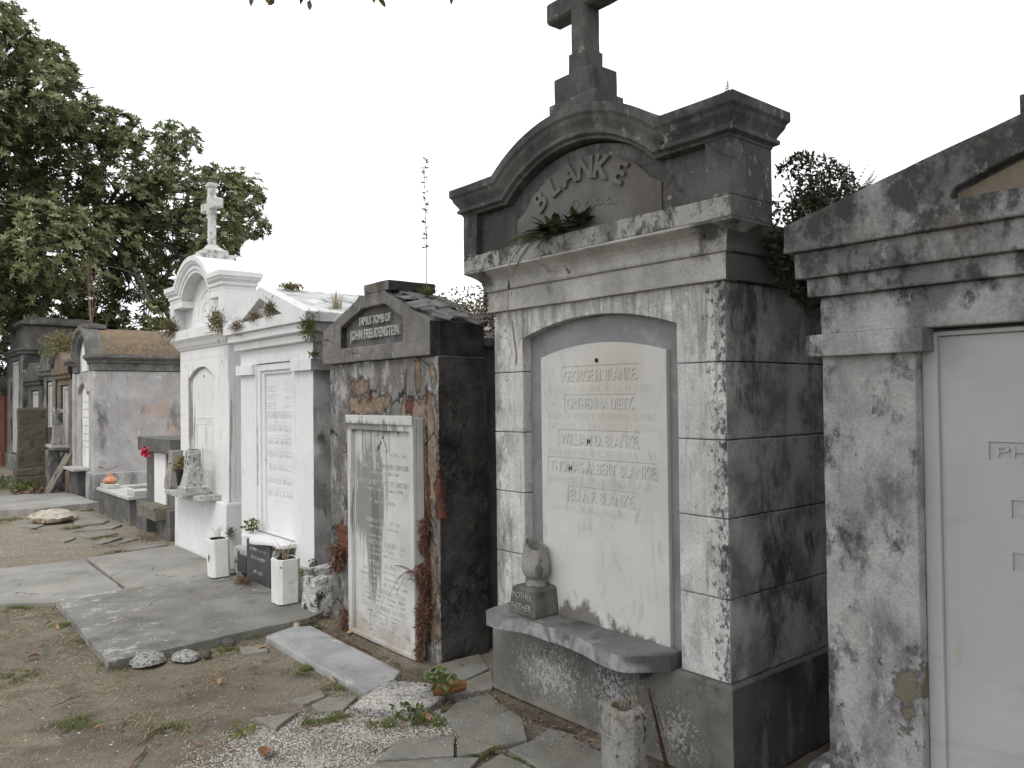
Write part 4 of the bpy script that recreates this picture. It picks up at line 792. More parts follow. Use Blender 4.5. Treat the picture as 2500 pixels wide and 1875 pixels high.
m.rings((Xa, XR7, yc, yl), [(q, zs-h, yc+.42, None) for q, h in PR][::-1]); m.rings((Xa, XR7, yr, yc), [(q, zs-h, None, yc-.42) for q, h in PR][::-1])
m.build('cornice', 'dark_t7', t7, bevel=.004, cell=.14, amp=.004)
m = MB(); m.sweep_arch(Xa, Xa+.16, yc, 2.391, .60, .49, [(.10, 0), (.10, .06), (.05, .10), (.05, .15), (.0, .17)]); m.build('pediment_arch', 'dark_t7', t7, bevel=.004, cell=.1, amp=.006)
m = MB(); m.front([(yc+.42, 2.121)]+[(yc+.42, 2.36)]+arcpts(yc, 2.36, .42, .36, 12)[1:-1]+[(yc-.42, 2.36), (yc-.42, 2.121)], Xa+.02, XR7-.1); m.build('pediment', 'wall_t7', t7, bevel=.004, cell=.12, amp=.003)
m = MB(); m.front([(yc+.2, 2.14), (yc+.2, 2.42)]+arcpts(yc, 2.42, .2, .16, 8)[1:-1]+[(yc-.2, 2.42), (yc-.2, 2.14)], Xa-.0, Xa+.0195); m.build('name_plaque', 'marble_t4', t7, bevel=.003)
m = MB(); m.front([(yl+.09, 2.391), (yc+.60, 2.402)]+arcpts(yc, 2.40, .60, .47, 14)[1:-1]+[(yc-.60, 2.402), (yr-.09, 2.391)], Xa+.12, XR7+.08); m.build('roof', 'roof_t7', t7, bevel=.004, cell=.1, amp=.012)
m = MB(); m.box(Xa-.06, Xa+.3, 14.70, 15.12, 2.86, 2.93); m.build('cap_block', 'dark_t7', t7, bevel=.008, cell=.08, amp=.006)
m = MB(); m.box(Xa-.24, Xa+.025, 14.55, 15.35, .485, .53); m.build('shelf', 'urn_lichen', t7, bevel=.008, cell=.1, amp=.004)
m = MB(); m.box(Xa-.16, Xa-.041, 14.62, 15.28, -.02, .484); m.build('shelf_support', 'dark_old', t7, bevel=.006, cell=.1, amp=.005)

# ================================================================= older tombs farther down the row
def back_tomb(label, X, y0, y1, ztop, mat, tmat, style, depth=2.0, gm=None):
    yc_ = (y0+y1)/2; t = thing('tomb', label, 'tomb', (X, yc_, 0), 'above-ground tombs in the row'); gm = gm or mat
    zc = ztop-.5; m = MB(); m.rings((X, X+depth, y0, y1), [(.05, -.03), (.05, .36), (.03, .38)]); m.build('plinth', mat, t, bevel=.01, cell=.15, amp=.008)
    a, b = yc_-(y1-y0)*.24, yc_+(y1-y0)*.24
    m = MB(); m.plan([(X, y0), (X, a), (X+.08, a), (X+.08, b), (X, b), (X, y1), (X+depth, y1), (X+depth, y0)], .381, zc-.1); m.box(X+.001, X+depth-.001, y0+.001, y1-.001, zc-.099, zc); m.build('wall', mat, t, bevel=.008, cell=.13, amp=.006)
    m = MB(); m.front_hole([(b-.002, .42), (b-.002, zc-.12), (a+.002, zc-.12), (a+.002, .42)], [[(b-.06, .46), (b-.06, zc-.18), (a+.06, zc-.18), (a+.06, .46)]], X+.035, X+.079); m.box(X+.055, X+.0788, a+.061, b-.061, .461, zc-.181); m.build('tablet', tmat, t, bevel=.003)
    m = MB(); m.rings((X, X+depth, y0, y1), [(.02, zc+.001), (.05, zc+.02), (.05, zc+.07), (.09, zc+.10), (.09, zc+.15)]); m.build('cornice', gm, t, bevel=.006, cell=.12, amp=.006)
    z = zc+.1505; m = MB()
    if style == 'gable': m.front([(y1+.09, z), (y1+.09, z+.05), (yc_, ztop), (y0-.09, z+.05), (y0-.09, z)], X-.09, X+depth)
    elif style == 'curve': m.front([(y1+.07, z), (y1+.07, z+.07)]+arcpts(yc_, z+.07, (y1-y0)*.36, ztop-z-.07, 12)+[(y0-.07, z+.07), (y0-.07, z)], X-.09, X+.3); m.front([(y1, z), (yc_, z+.2), (y0, z)], X+.301, X+depth)
    else: m.rings((X, X+depth*.8, y0, y1), [(-.05, z), (-.05, z+.5), (.05, z+.55), (.05, z+.62), (-.1, z+.68), (-.3, z+.75), (-.55, ztop)])
    m.build('roof', gm, t, bevel=.008, cell=.12, amp=.012)
    return t
back_tomb('rust stained tomb with a rounded top and a cream tablet, next to the vaulted tomb', 3.02, 15.95, 17.35, 2.55, 'rust_old', 'tablet_old', 'curve')
back_tomb('pale grey tomb with a rounded top, second beyond the vaulted tomb', 3.02, 17.50, 18.78, 2.66, 'grey_old', 'tablet_old', 'curve')
back_tomb('dark low tomb with a pointed gable behind the standing stone slab', 3.05, 19.1, 20.9, 2.50, 'dark_old', 'tablet_old', 'gable', gm='dark_old')
back_tomb('tall old grey tomb with a stepped pyramid top, far at the left', 3.0, 21.25, 23.6, 3.25, 'grey_old', 'tablet_old', 'pyramid', gm='dark_old')
back_tomb('dark brick-red tomb farthest along the row', 3.0, 24.2, 26.2, 2.35, 'brick_wall', 'brick_wall', 'gable', gm='dark_old')
# shelf with vases on the rust stained tomb
m = MB(); m.box(2.78, 3.018, 16.25, 17.10, .76, .80); m.box(2.74, 3.018, 16.2, 17.2, .80, .855); o = m.build('stone_shelf', 'tablet_old', loc=(2.9, 16.65, .76), bevel=.006, cell=.1, amp=.004); tag(o, 'pale double stone shelf on the front of the rust stained tomb', 'shelf')
m = MB(); m.plan([(2.72, 16.35), (2.72, 16.75), (2.97, 16.75), (2.97, 16.35)], -.02, .758); o = m.build('shelf_block', 'grey_old', loc=(2.85, 16.6, 0), bevel=.01, cell=.08, amp=.008); tag(o, 'rough grey block holding up the double stone shelf', 'support')
m = MB(); m.rings((2.78, 2.95, 16.30, 16.47), [(.02, .856), (.0, 1.02), (-.01, 1.22), (.005, 1.25)]); o = m.build('stone_vase', 'urn_stone', loc=(2.86, 16.4, .856), bevel=.008); tag(o, 'tapering square stone vase on the double stone shelf', 'vase')
m = MB(); m.rings((2.78, 2.92, 16.85, 16.99), [(.0, .856), (.0, 1.16)]); o = m.build('stone_vase', 'dark_t5', loc=(2.85, 16.92, .856), bevel=.008); tag(o, 'short dark square vase on the double stone shelf', 'vase')
t = thing('flower_can', 'dark metal can of dried white flowers standing on the square stone vase', 'flower can', (2.86, 16.385, 1.25))
m = MB(); m.lathe((2.86, 16.385), [(.05, 1.251), (.055, 1.42)], 14); m.build('can', 'metal_can', t, bevel=0)
P = np.array([2.86, 16.385, 1.43])+RNG.normal(size=(40, 3))*np.array([.045, .05, .03])+np.array([0, 0, .03]); V, F = leaves(P, RNG.normal(size=(40, 3))+np.array([0, 0, .6]), .04, .014); rawmesh('dried_flower', V, F, 'shell', t, rnd=RNG.uniform(0, 1, len(F)))
# standing slab and leaning board
t = thing('standing_slab', 'tall lichen-brown stone slab standing upright in a broad base', 'grave marker', (2.5, 17.0, 0))
m = MB(); m.front([(17.02, .42), (17.02, 1.50), (16.99, 1.53), (16.86, 1.52), (16.84, 1.49), (16.84, .42)], 2.31, 2.76); m.build('slab', 'stele', t, bevel=.014, cell=.06, amp=.012)
m = MB(); m.box(2.24, 2.84, 16.70, 17.2, -.02, .28); m.box(2.27, 2.80, 16.76, 17.12, .281, .43); m.build('base', 'stele', t, bevel=.03, cell=.08, amp=.015)
m = MB(); V = []
a0 = Vector((2.57, 15.72, 0)); a1 = Vector((2.97, 15.90, .70)); dn = (a1-a0).normalized(); wv = Vector((-.35, 1, 0)).normalized()*.17; tv = dn.cross(wv).normalized()*.035
A = [a0-wv*.6, a0+wv*.5, a1+wv*.5, a1-wv*.6]; m.extr([tuple(p) for p in A], [tuple(p+tv) for p in A]); o = m.build('stone_board', 'tan_t5', loc=(2.57, 15.72, 0), bevel=.006, cell=.08, amp=.004); tag(o, 'narrow mossy stone board leaning against the rust stained tomb', 'board')

# ================================================================= vases and pots
def hexpot(label, c, s_, h, lean, dead, seed):
    t = thing('planter', label, 'planter', (c[0], c[1], .055), 'white planters before the white tombs'); ch = s_*.3; rs_ = random.Random(seed)
    def ring(k, z, dx=0): return [(c[0]+x+dx*.0, c[1]+y+dx, z) for x, y in [(-s_*k+ch*k, -s_*k), (s_*k-ch*k, -s_*k), (s_*k, -s_*k+ch*k), (s_*k, s_*k-ch*k), (s_*k-ch*k, s_*k), (-s_*k+ch*k, s_*k), (-s_*k, s_*k-ch*k), (-s_*k, -s_*k+ch*k)]]
    L = [ring(1, .058), ring(1.02, .06+h, lean), ring(.80, .06+h, lean), ring(.74, .06+h-.05, lean)]; V = [p for r_ in L for p in r_]; F = [tuple(range(7, -1, -1))]
    for j in range(3): F += [(j*8+i, j*8+(i+1) % 8, (j+1)*8+(i+1) % 8, (j+1)*8+i) for i in range(8)]
    F.append(tuple(range(24, 32))); m = MB(); m.add(V, F); m.build('pot', 'planter_white', t, bevel=.005, cell=.03, amp=.0012)
    m = MB(); m.lathe((c[0], c[1]+lean), [(s_*.76, .06+h-.045), (s_*.70, .06+h-.012), (s_*.79, .06+h+.004), (s_*.73, .06+h+.004), (s_*.66, .06+h-.02)], 16); m.build('liner', 'black_plastic', t, bevel=0)
    m = MB(); m.lathe((c[0], c[1]+lean), [(s_*.65, .06+h-.03), (s_*.65, .06+h-.018)], 12); m.build('soil', 'soil', t, bevel=0)
    m = MB(); b = Vector((c[0], c[1]+lean, .06+h-.02))
    for i in range(dead):
        a = rs_.uniform(0, 6.28); sp = rs_.uniform(.03, .09); hh = rs_.uniform(.07, .15); e = b+Vector((math.cos(a)*sp, math.sin(a)*sp, hh)); md = b+Vector((math.cos(a)*sp*.35, math.sin(a)*sp*.35, hh*.6))
        m.tube([b+Vector((math.cos(a)*.02, math.sin(a)*.02, 0)), md, e], [.0016, .0012, .0006], 4)
        if dead < 12: m.tube([md, md+Vector((rs_.uniform(-.04, .04), rs_.uniform(-.04, .04), .04))], [.001, .0005], 4)
    if seed == 1:
        q = [(c[1]+.5*lean+.012*math.cos(a)*(1+.9*rs_.random()), .06+h*.5+.028*math.sin(a)*(1+.8*rs_.random())) for a in np.linspace(0, 5.9, 13)]
        mc = MB(); mc.extr([(c[0]-s_*1.012, a, b) for a, b in q], [(c[0]-s_*.98, a, b) for a, b in q]); mc.build('chipped_hole', 'dark_hole', t, bevel=0)
    m.build('dead_stems', 'root_tan' if dead > 12 else 'twig', t, bevel=0)
hexpot('white chamfered planter leaning left with a big chipped hole and bare twigs', (2.50, 7.10), .082, .325, .035, 8, 1)
hexpot('upright white chamfered planter with straw-coloured dead stems', (2.56, 5.83), .088, .335, 0, 34, 2)
# urn with words on the marble shelf
def kp(x, y, z): return (x*K, y*K, 1.6+(z-1.6)*K)
t = thing('cemetery_urn', 'broken tulip-shaped stone urn on a dark lettered block, standing on the marble shelf', 'urn', kp(2.94, 3.35, .403))
m = MB(K); m.rings((2.835, 3.045, 3.24, 3.455), [(.004, .403), (.004, .42), (-.012, .545), (-.03, .558)]); pd_ = m.build('pedestal', 'pedestal_dark', t, bevel=.006, cell=.025, amp=.002)
m = MB(K); m.text('MOTHER', 2.8385, 3.348, .512, .034, .0015, .165); m.text('FATHER', 2.834, 3.35, .452, .034, .0015, .165); m.build('lettering', 'lettering_light', pd_, bevel=0)
m = MB(K); c = (2.94, 3.345); n = 26; prof = [(.060, .556), (.052, .575), (.048, .592), (.054, .60), (.07, .615), (.079, .64), (.081, .668), (.077, .70), (.068, .742), (.060, .785)]
V = []; rs_ = random.Random(8)
lip = [.0]*n
for i in range(n): a = 2*math.pi*i/n; lip[i] = .014*math.sin(a-.6)+rs_.uniform(-.004, .004)+(.016 if 1.3 < a < 2.3 else 0)-(.02 if 3.3 < a < 4.4 else 0)
for j, (r_, z) in enumerate(prof):
    for i in range(n):
        a = 2*math.pi*i/n; rr_ = r_*(1+.03*math.cos(6*a)); V.append((c[0]+rr_*math.cos(a), c[1]+rr_*math.sin(a), z+(lip[i]*(j/9)**3 if j > 5 else 0)))
for (r_, z) in ((.050, .782), (.05, .70), (.03, .66)):
    for i in range(n): a = 2*math.pi*i/n; V.append((c[0]+r_*math.cos(a), c[1]+r_*math.sin(a), z+(lip[i] if z > .75 else 0)))
nr = len(prof)+3; F = [(j*n+i, j*n+(i+1) % n, (j+1)*n+(i+1) % n, (j+1)*n+i) for j in range(nr-1) for i in range(n)]+[tuple(range(n-1, -1, -1)), tuple(range((nr-1)*n, nr*n))]
m.add(V, F); m.build('bowl', 'urn_stone', t, bevel=0, smooth=True)
# concrete post vase in front
c = (2.40, 2.205); t = thing('post_vase', 'cracked octagonal concrete flower vase standing on the ground before the dark-topped tomb', 'vase', (c[0], c[1], 0))
def octr(r_, z, cut=.924): return [(c[0]+r_*math.cos(a+rad(22.5))/1., c[1]+r_*math.sin(a+rad(22.5)), z) for a in np.arange(8)*math.pi/4]
L = [octr(.104, -.01), octr(.098, .26), octr(.097, .30), octr(.092, .345), octr(.078, .357), octr(.052, .357), octr(.046, .30), octr(.044, .22)]
V = [p for r_ in L for p in r_]; F = [tuple(range(7, -1, -1))]+[(j*8+i, j*8+(i+1) % 8, (j+1)*8+(i+1) % 8, (j+1)*8+i) for j in range(7) for i in range(8)]+[tuple(range(56, 64))]
m = MB(); m.add(V, F); m.build('body', 'post_concrete', t, bevel=.006, cell=.02, amp=.0022)
m = MB(); m.tube([(c[0]+.1*math.cos(a), c[1]+.1*math.sin(a), (.262+.004*math.sin(3*a))) for a in np.linspace(0, 6.2832, 25)], .0013, 5); m.build('wire', 'wire', t, bevel=0)
m = MB()
for i in range(4): m.tube([(c[0]+.014*i-.02, c[1]+.02-.012*i, .26), (c[0]+.010*i-.012, c[1]-.004-.010*i, .378+.006*i)], .0017, 5)
m.build('stems', 'root_tan', t, bevel=0)
# shelf of the arched white tomb
zt = .686
t = thing('stone_vase', 'square tapering vase with a cross in relief, spotted with black lichen, on the shelf', 'vase', (2.60, 8.10, zt))
m = MB(); m.rings((2.54, 2.66, 8.04, 8.16), [(.055, zt), (.055, zt+.075), (.04, zt+.08), (.03, zt+.12), (.01, zt+.22), (.0, zt+.42), (.0, zt+.44)]); m.build('body', 'urn_lichen', t, bevel=.006, cell=.03, amp=.003)
m = MB(); m.box(2.525, 2.539, 8.085, 8.115, zt+.17, zt+.42); m.box(2.525, 2.539, 8.05, 8.15, zt+.31, zt+.345); m.box(2.57, 2.63, 8.024, 8.039, zt+.17, zt+.40); m.build('relief_cross', 'urn_lichen', t, bevel=.002)
m = MB(); m.lathe((2.60, 8.10), [(.045, zt+.441), (.045, zt+.446)], 16); m.build('opening', 'dark_hole', t, bevel=0)
t = thing('stone_vase', 'plain grey concrete vase at the left end of the shelf holding the red flower', 'vase', (2.66, 8.84, zt))
m = MB(); m.rings((2.60, 2.72, 8.78, 8.90), [(.04, zt), (.035, zt+.1), (.01, zt+.2), (.0, zt+.36), (.0, zt+.40)]); m.build('body', 'urn_stone', t, bevel=.01, cell=.04, amp=.003)
t = thing('flower_pot', 'black plastic pot of dried brown leaves between two stone vases on the shelf', 'flower pot', (2.62, 8.45, zt))
m = MB(); m.lathe((2.62, 8.45), [(.055, zt), (.08, zt+.2), (.088, zt+.2), (.088, zt+.225), (.078, zt+.225), (.07, zt+.18)], 20); m.build('pot', 'black_plastic', t, bevel=0)
P = np.array([2.62, 8.45, zt+.28])+RNG.normal(size=(170, 3))*np.array([.045, .05, .035]); V, F = leaves(P, RNG.normal(size=(170, 3))+np.array([0, 0, .4]), .035, .012); rawmesh('dry_foliage', V, F, 'mixed_weed', t, rnd=RNG.uniform(.3, 1, len(F)))
t = thing('rose', 'red flower on a thin stem drooping left out of the plain grey vase', 'flower', (2.60, 8.86, zt+.4))
m = MB(); m.tube([(2.66, 8.84, zt+.38), (2.60, 8.95, zt+.43), (2.52, 9.08, zt+.435), (2.46, 9.2, zt+.40)], .004, 5); m.build('stem', 'stem_green', t, bevel=0)
for cc2 in ((2.45, 9.22, zt+.40), (2.44, 9.15, zt+.34), (2.46, 9.25, zt+.36)):
    P = np.array(cc2)+RNG.normal(size=(26, 3))*.012; V, F = leaves(P, RNG.normal(size=(26, 3)), .038, .015, fold=.5); rawmesh('petals', V, F, 'red_petal', t, rnd=RNG.uniform(0, 1, len(F)))

# ================================================================= ground
def axisgrid(a, b, fine0, fine1, st, big):
    L = list(np.arange(fine0, fine1+1e-6, st)); x = fine0; s_ = st
    while x > a: s_ = min(s_*1.35, big); x -= s_; L.insert(0, x)
    x = fine1; s_ = st
    while x < b: s_ = min(s_*1.35, big); x += s_; L.append(x)
    return np.array(L)
gx = axisgrid(-150, 150, -.6, 3.2, .04, 20); gy = axisgrid(-150, 150, 1.6, 14, .045, 20)
GX, GY = np.meshgrid(gx, gy, indexing='ij')
def hgt(x, y): p = Vector((x*1.1, y*1.1, 3)); return mnoise.noise(p)*.012+mnoise.noise(p*3.7)*.005+mnoise.noise(p*15)*.0025-.008
H = np.array([[hgt(x, y) if (abs(x) < 12 and abs(y) < 30) else -.01 for y in gy] for x in gx])
V = np.stack([GX, GY, H], 2).reshape(-1, 3); nx, ny = len(gx), len(gy); I = (np.arange(nx-1)[:, None]*ny+np.arange(ny-1)[None]).reshape(-1, 1)
F = I+np.array([[0, ny, ny+1, 1]]); s = N('ground_soil')
a = s.mix(s.mapr(s.noise(1.1, 8, .65), .36, .64), (.148, .126, .098), (.275, .24, .192))
a = s.mix(s.mapr(s.noise(2.6, 10, .72, loc=(4, 2, 1)), .52, .66, 0, .75), a, (.33, .29, .225))
a = s.mix(s.mapr(s.noise(1.9, 9, .7, loc=(7, 12, 1)), .50, .64, 0, .6), a, (.085, .07, .055))
a = s.mix(s.mapr(s.noise(1.7, 9, .7, loc=(14, 22, 1)), .56, .68, 0, .6), a, (.13, .135, .065))
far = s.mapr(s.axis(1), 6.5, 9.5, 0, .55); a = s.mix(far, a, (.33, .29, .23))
vo = s.n('ShaderNodeTexVoronoi'); vo.inputs['Scale'].default_value = 95; s.l(s.tc.outputs['Object'], vo.inputs['Vector'])
sp_ = s.math('MULTIPLY', s.mapr(vo.outputs['Distance'], .16, .24, 1, 0), s.mapr(s.noise(3, 4, loc=(3, 3, 3)), .5, .62)); a = s.mix(s.math('MULTIPLY', sp_, .8), a, (.48, .46, .41))
a = s.mix(s.mapr(s.noise(160, 3, .7), .35, .65, .5, 0), a, (.05, .04, .03))
s.l(a, s.b.inputs['Base Color']); s.b.inputs['Roughness'].default_value = .95; s.b.inputs['Specular IOR Level'].default_value = .15
bp = s.n('ShaderNodeBump'); bp.inputs['Strength'].default_value = .8; bp.inputs['Distance'].default_value = .02; s.l(s.math('ADD', s.noise(60, 8, .7), s.math('MULTIPLY', s.noise(14, 6), 1.2)), bp.inputs['Height']); s.l(bp.outputs[0], s.b.inputs['Normal'])
MATS['ground_soil'] = s.m
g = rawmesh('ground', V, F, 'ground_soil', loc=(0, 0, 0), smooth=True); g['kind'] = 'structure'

def slab(name, label, cat, poly, z0, z1, mat, group=None, rough=.004, cell=.07, tilt=(0, 0), bev=.006, edge=.012):
    cx, cy = sum(p[0] for p in poly)/len(poly), sum(p[1] for p in poly)/len(poly); rs_ = random.Random(int(cx*1000+cy*77))
    P = []
    for i, p in enumerate(poly):         # broken, slightly irregular edges
        q = poly[(i+1) % len(poly)]; L = math.hypot(q[0]-p[0], q[1]-p[1]); n = max(1, int(L/.09))
        for j in range(n):
            t = j/n; P.append((p[0]+(q[0]-p[0])*t+(rs_.uniform(-edge, edge) if j else 0), p[1]+(q[1]-p[1])*t+(rs_.uniform(-edge, edge) if j else 0)))
    tz = lambda x, y: (x-cx)*tilt[0]+(y-cy)*tilt[1]
    m = MB(); m.extr([(x, y, z0) for x, y in P], [(x, y, z1+tz(x, y)) for x, y in P])
    o = m.build(name, mat, loc=(cx, cy, 0), bevel=bev, cell=cell, amp=rough, seed=cx); tag(o, label, cat, group); return o
slab('concrete_slab', 'large dark concrete slab with pale stains before the white gabled tomb', 'slab', [(1.24, 7.17), (1.18, 5.23), (2.52, 5.34), (2.69, 5.43), (2.69, 6.30), (2.66, 7.05), (2.50, 7.13), (1.75, 7.20)], -.05, .048, 'slab_dark', edge=.004)
slab('concrete_slab', 'smooth grey slab at the foot of the white arched tomb, right of the joint', 'slab', [(1.84, 9.03), (1.79, 7.36), (1.80, 7.225), (2.49, 7.16), (2.72, 7.30), (2.74, 9.12)], -.05, .028, 'slab_plain', edge=.004)
slab('concrete_slab', 'smooth grey slab cracked across, running out at the left edge', 'slab', [(1.09, 9.03), (1.80, 8.99), (1.765, 7.36), (1.77, 7.225), (1.24, 7.20), (.90, 7.45), (.4, 7.6), (.3, 9.1)], -.05, .024, 'slab_plain', edge=.006)
slab('marble_slab', 'long pale marble slab lying before the brown crumbling tomb', 'slab', [(2.13, 5.17), (2.36, 5.26), (2.46, 5.18), (2.44, 3.97), (2.35, 3.88), (2.11, 3.79)], -.05, .034, 'slab_marble', edge=.003, bev=.014)
slab('pebble_slab', 'broken slab of white pebble concrete at the end of the long marble slab', 'slab', [(1.95, 3.66), (2.07, 3.76), (2.30, 3.875), (2.43, 3.72), (2.50, 3.58), (2.38, 3.47), (2.25, 3.40), (2.14, 3.43)], -.05, .03, 'aggregate', rough=.008, cell=.03)
FL = {'small pointed flagstone nearest the long marble slab, left of its end': [(1.79, 4.03), (1.99, 4.06), (1.96, 3.96), (1.82, 3.93)],
 'pointed flagstone touching the white pebble slab on its left': [(1.85, 3.89), (1.95, 3.93), (2.08, 3.83), (1.94, 3.72), (1.84, 3.78)],
 'triangular flagstone at the upper edge of the white gravel': [(1.55, 3.92), (1.75, 3.84), (1.58, 3.72)],
 'small flagstone under a dead leaf beside the dark concrete slab': [(1.93, 5.13), (2.07, 5.04), (2.04, 4.92), (1.89, 4.96)],
 'dark flagstone in the gap between the brown tomb and the dark-topped tomb': [(2.54, 3.91), (2.70, 3.975), (3.0, 3.955), (2.88, 3.71), (2.55, 3.645)],
 'wedge flagstone at the left corner of the dark-topped tomb': [(2.53, 3.61), (2.88, 3.685), (2.74, 3.49), (2.70, 3.45), (2.49, 3.46), (2.45, 3.55)],
 'broad dark flagstone along the plinth of the dark-topped tomb': [(2.29, 3.33), (2.47, 3.44), (2.66, 3.43), (2.56, 3.02), (2.42, 2.83), (2.27, 2.88), (2.22, 3.10)],
 'flagstone bordering the white gravel at the bottom': [(1.78, 3.11), (1.97, 3.23), (2.20, 3.09), (2.07, 2.925)],
 'small wedge flagstone above the green moss joint': [(2.215, 3.075), (2.26, 2.875), (2.17, 2.86), (2.085, 2.925)],
 'flagstone cut by the bottom edge below the gravel': [(1.66, 3.12), (1.77, 3.10), (2.06, 2.905), (2.14, 2.83), (2.02, 2.76), (1.6, 3.0)],
 'pointed flagstone at the bottom edge below the green moss': [(2.04, 2.745), (2.24, 2.80), (2.25, 2.55), (2.0, 2.5)],
 'flagstone under the concrete post vase': [(2.28, 2.80), (2.42, 2.80), (2.58, 2.85), (2.70, 2.5), (2.6, 2.0), (2.27, 2.1), (2.26, 2.55)],
 'rough flagstone lying left of the white rock': [(1.65, 12.61), (1.84, 12.79), (1.94, 11.98), (1.80, 11.77), (1.64, 12.06)],
 'rough flagstone lying right of the white rock beside the low grave': [(2.38, 12.56), (2.58, 12.56), (2.68, 11.81), (2.55, 11.57), (2.21, 11.57)],
 'long narrow flagstone before the near corner of the low grave': [(2.10, 11.10), (2.35, 11.42), (2.68, 11.35), (2.70, 11.22), (2.53, 11.0)],
 'long flagstone with mossy edge halfway to the low lidded tomb': [(2.09, 10.61), (2.12, 10.93), (2.53, 10.80), (2.50, 10.59), (2.17, 10.43)],
 'small loose flagstone farthest out in the dirt near the long flagstone': [(1.81, 10.50), (2.00, 10.90), (2.06, 10.71), (2.02, 10.54), (1.88, 10.36)],
 'thin sunken flagstone between two mossy joints': [(2.08, 10.02), (2.27, 10.29), (2.46, 10.19), (2.17, 9.90)],
 'small tilted flagstone beside the dead leaves at the low lidded tomb': [(2.33, 9.81), (2.51, 10.20), (2.57, 9.97)],
 'grey flagstone next to the slab of the white arched tomb': [(2.23, 9.33), (2.45, 9.72), (2.74, 9.55), (2.70, 9.30), (2.21, 9.20)]}
for i, (lb, P) in enumerate(FL.items()):
    slab('flagstone', lb, 'flagstone', P, -.04, .009+.003*(i % 3), 'flagstone', 'flagstones along the row of tombs', rough=.003, cell=.08, edge=.009, tilt=((i % 5-2)*.006, (i % 3-1)*.005))
slab('path', None, None, [(.2, 13.7), (.6, 15.6), (2.22, 15.55), (2.84, 15.1), (2.90, 13.49), (2.10, 13.23), (1.37, 13.55)], -.05, .085, 'slab_plain', edge=.02, cell=.15)['kind'] = 'structure'
m = MB(); m.lathe((2.08, 12.25), [(.12, -.01), (.25, .03), (.27, .08), (.21, .135), (.10, .155), (.02, .158)], 18, 1.05, 1.25); o = m.build('rock', 'white_rock', loc=(2.08, 12.25, 0), bevel=0, cell=.05, amp=.035, freq=4); tag(o, 'flat cream-white rock lying on the paving in the distance', 'rock')
for lb, (x, y), r_, mt in (('broken chunk of white pebble concrete at the corner of the dark slab', (1.40, 5.24), .12, 'aggregate'), ('flat scrap of white pebble concrete beside the larger chunk', (1.60, 5.14), .09, 'aggregate'), ('black lump of stone at the edge of the dirt', (1.705, 5.06), .032, 'dark_old'), ('dark stone tucked against the dark slab', (1.90, 5.24), .05, 'dark_old'), ('pale pebble by the corner of the long marble slab', (2.42, 5.32), .028, 'white_rock')):
    m = MB(); m.lathe((x, y), [(r_*.6, -.01), (r_, .01), (r_*.9, .02+r_*.1), (r_*.5, .03+r_*.2)], 12, .9, 1.2); o = m.build('rubble', mt, loc=(x, y, 0), bevel=0, cell=.025, amp=.008, freq=8); tag(o, lb, 'rubble')
# painted broken plinth corner between tombs
for lb, b in (('broken white plastered block at the foot of the brown tomb', (2.60, 2.78, 5.41, 5.62, 0, .28)), ('cracked whitewashed lump between the white gabled tomb and the brown tomb', (2.66, 2.95, 5.60, 5.74, 0, .33))):
    m = MB(); m.box(*b); o = m.build('plaster_block', 'rough_white', loc=((b[0]+b[1])/2, (b[2]+b[3])/2, 0), bevel=.02, cell=.03, amp=.02, freq=4); tag(o, lb, 'masonry')
m = MB(); m.tube([(2.36, 3.52, .07), (2.44, 3.47, .075), (2.52, 3.46, .07)], [.03, .036, .028], 10); o = m.build('broken_pipe', 'rust_shard', loc=(2.44, 3.48, 0), bevel=0, cell=.02, amp=.004); tag(o, 'rust brown curved shard with green weeds growing over it', 'shard')

# ---------------- scattered stuff
def inpoly(x, y, P):
    P = np.array(P); c = np.zeros(len(x), bool); j = len(P)-1
    for i in range(len(P)):
        k = ((P[i, 1] > y) != (P[j, 1] > y)) & (x < (P[j, 0]-P[i, 0])*(y-P[i, 1])/(P[j, 1]-P[i, 1]+1e-12)+P[i, 0]); c ^= k; j = i
    return c
SL = [[(1.24, 7.17), (1.18, 5.23), (2.52, 5.34), (2.69, 7.14)], [(2.13, 5.17), (2.36, 5.26), (2.46, 5.18), (2.44, 3.97), (2.35, 3.88), (2.11, 3.79)], [(.3, 9.05), (2.74, 9.1), (2.74, 7.2), (1.24, 7.2), (.9, 7.45), (.4, 7.6)]]+list(FL.values())
def scatter(n, x0, x1, y0, y1, poly=None, avoid=True, dens=None):
    x = RNG.uniform(x0, x1, n); y = RNG.uniform(y0, y1, n); k = np.ones(n, bool)
    if poly is not None: k &= inpoly(x, y, poly)
    if avoid:
        for P in SL: k &= ~inpoly(x, y, P)
    x, y = x[k], y[k]
    if dens: k = np.array([dens(a, b) > RNG.uniform() for a, b in zip(x, y)]); x, y = x[k], y[k]
    return x, y, np.array([hgt(a, b) for a, b in zip(x, y)])
GRV = [(.55, 3.4), (1.15, 3.62), (1.47, 3.72), (1.51, 3.93), (1.74, 3.80), (2.11, 3.50), (2.28, 3.36), (2.24, 3.16), (1.99, 3.26), (1.79, 3.14), (1.56, 3.08), (1.2, 3.0), (.6, 3.0)]
def gden(a, b):
    # dense in the middle of the spill, thinning out into the dirt
    w_ = 1.45+.12*mnoise.noise(Vector((a*4, b*4, 2))); e1 = (a-w_)*.75+(3.86-b)*.62+.02; lim = min(1, max(0, .5+e1*3.2))
    e2 = 3.93-b-.32*abs(a-1.55) if a > 1.55 else 3.95-b-.25*(1.55-a)
    lim *= min(1, max(0, .2+e2*5)); return lim*(.25+.6*(mnoise.noise(Vector((a*5, b*5, 0)))+.4))
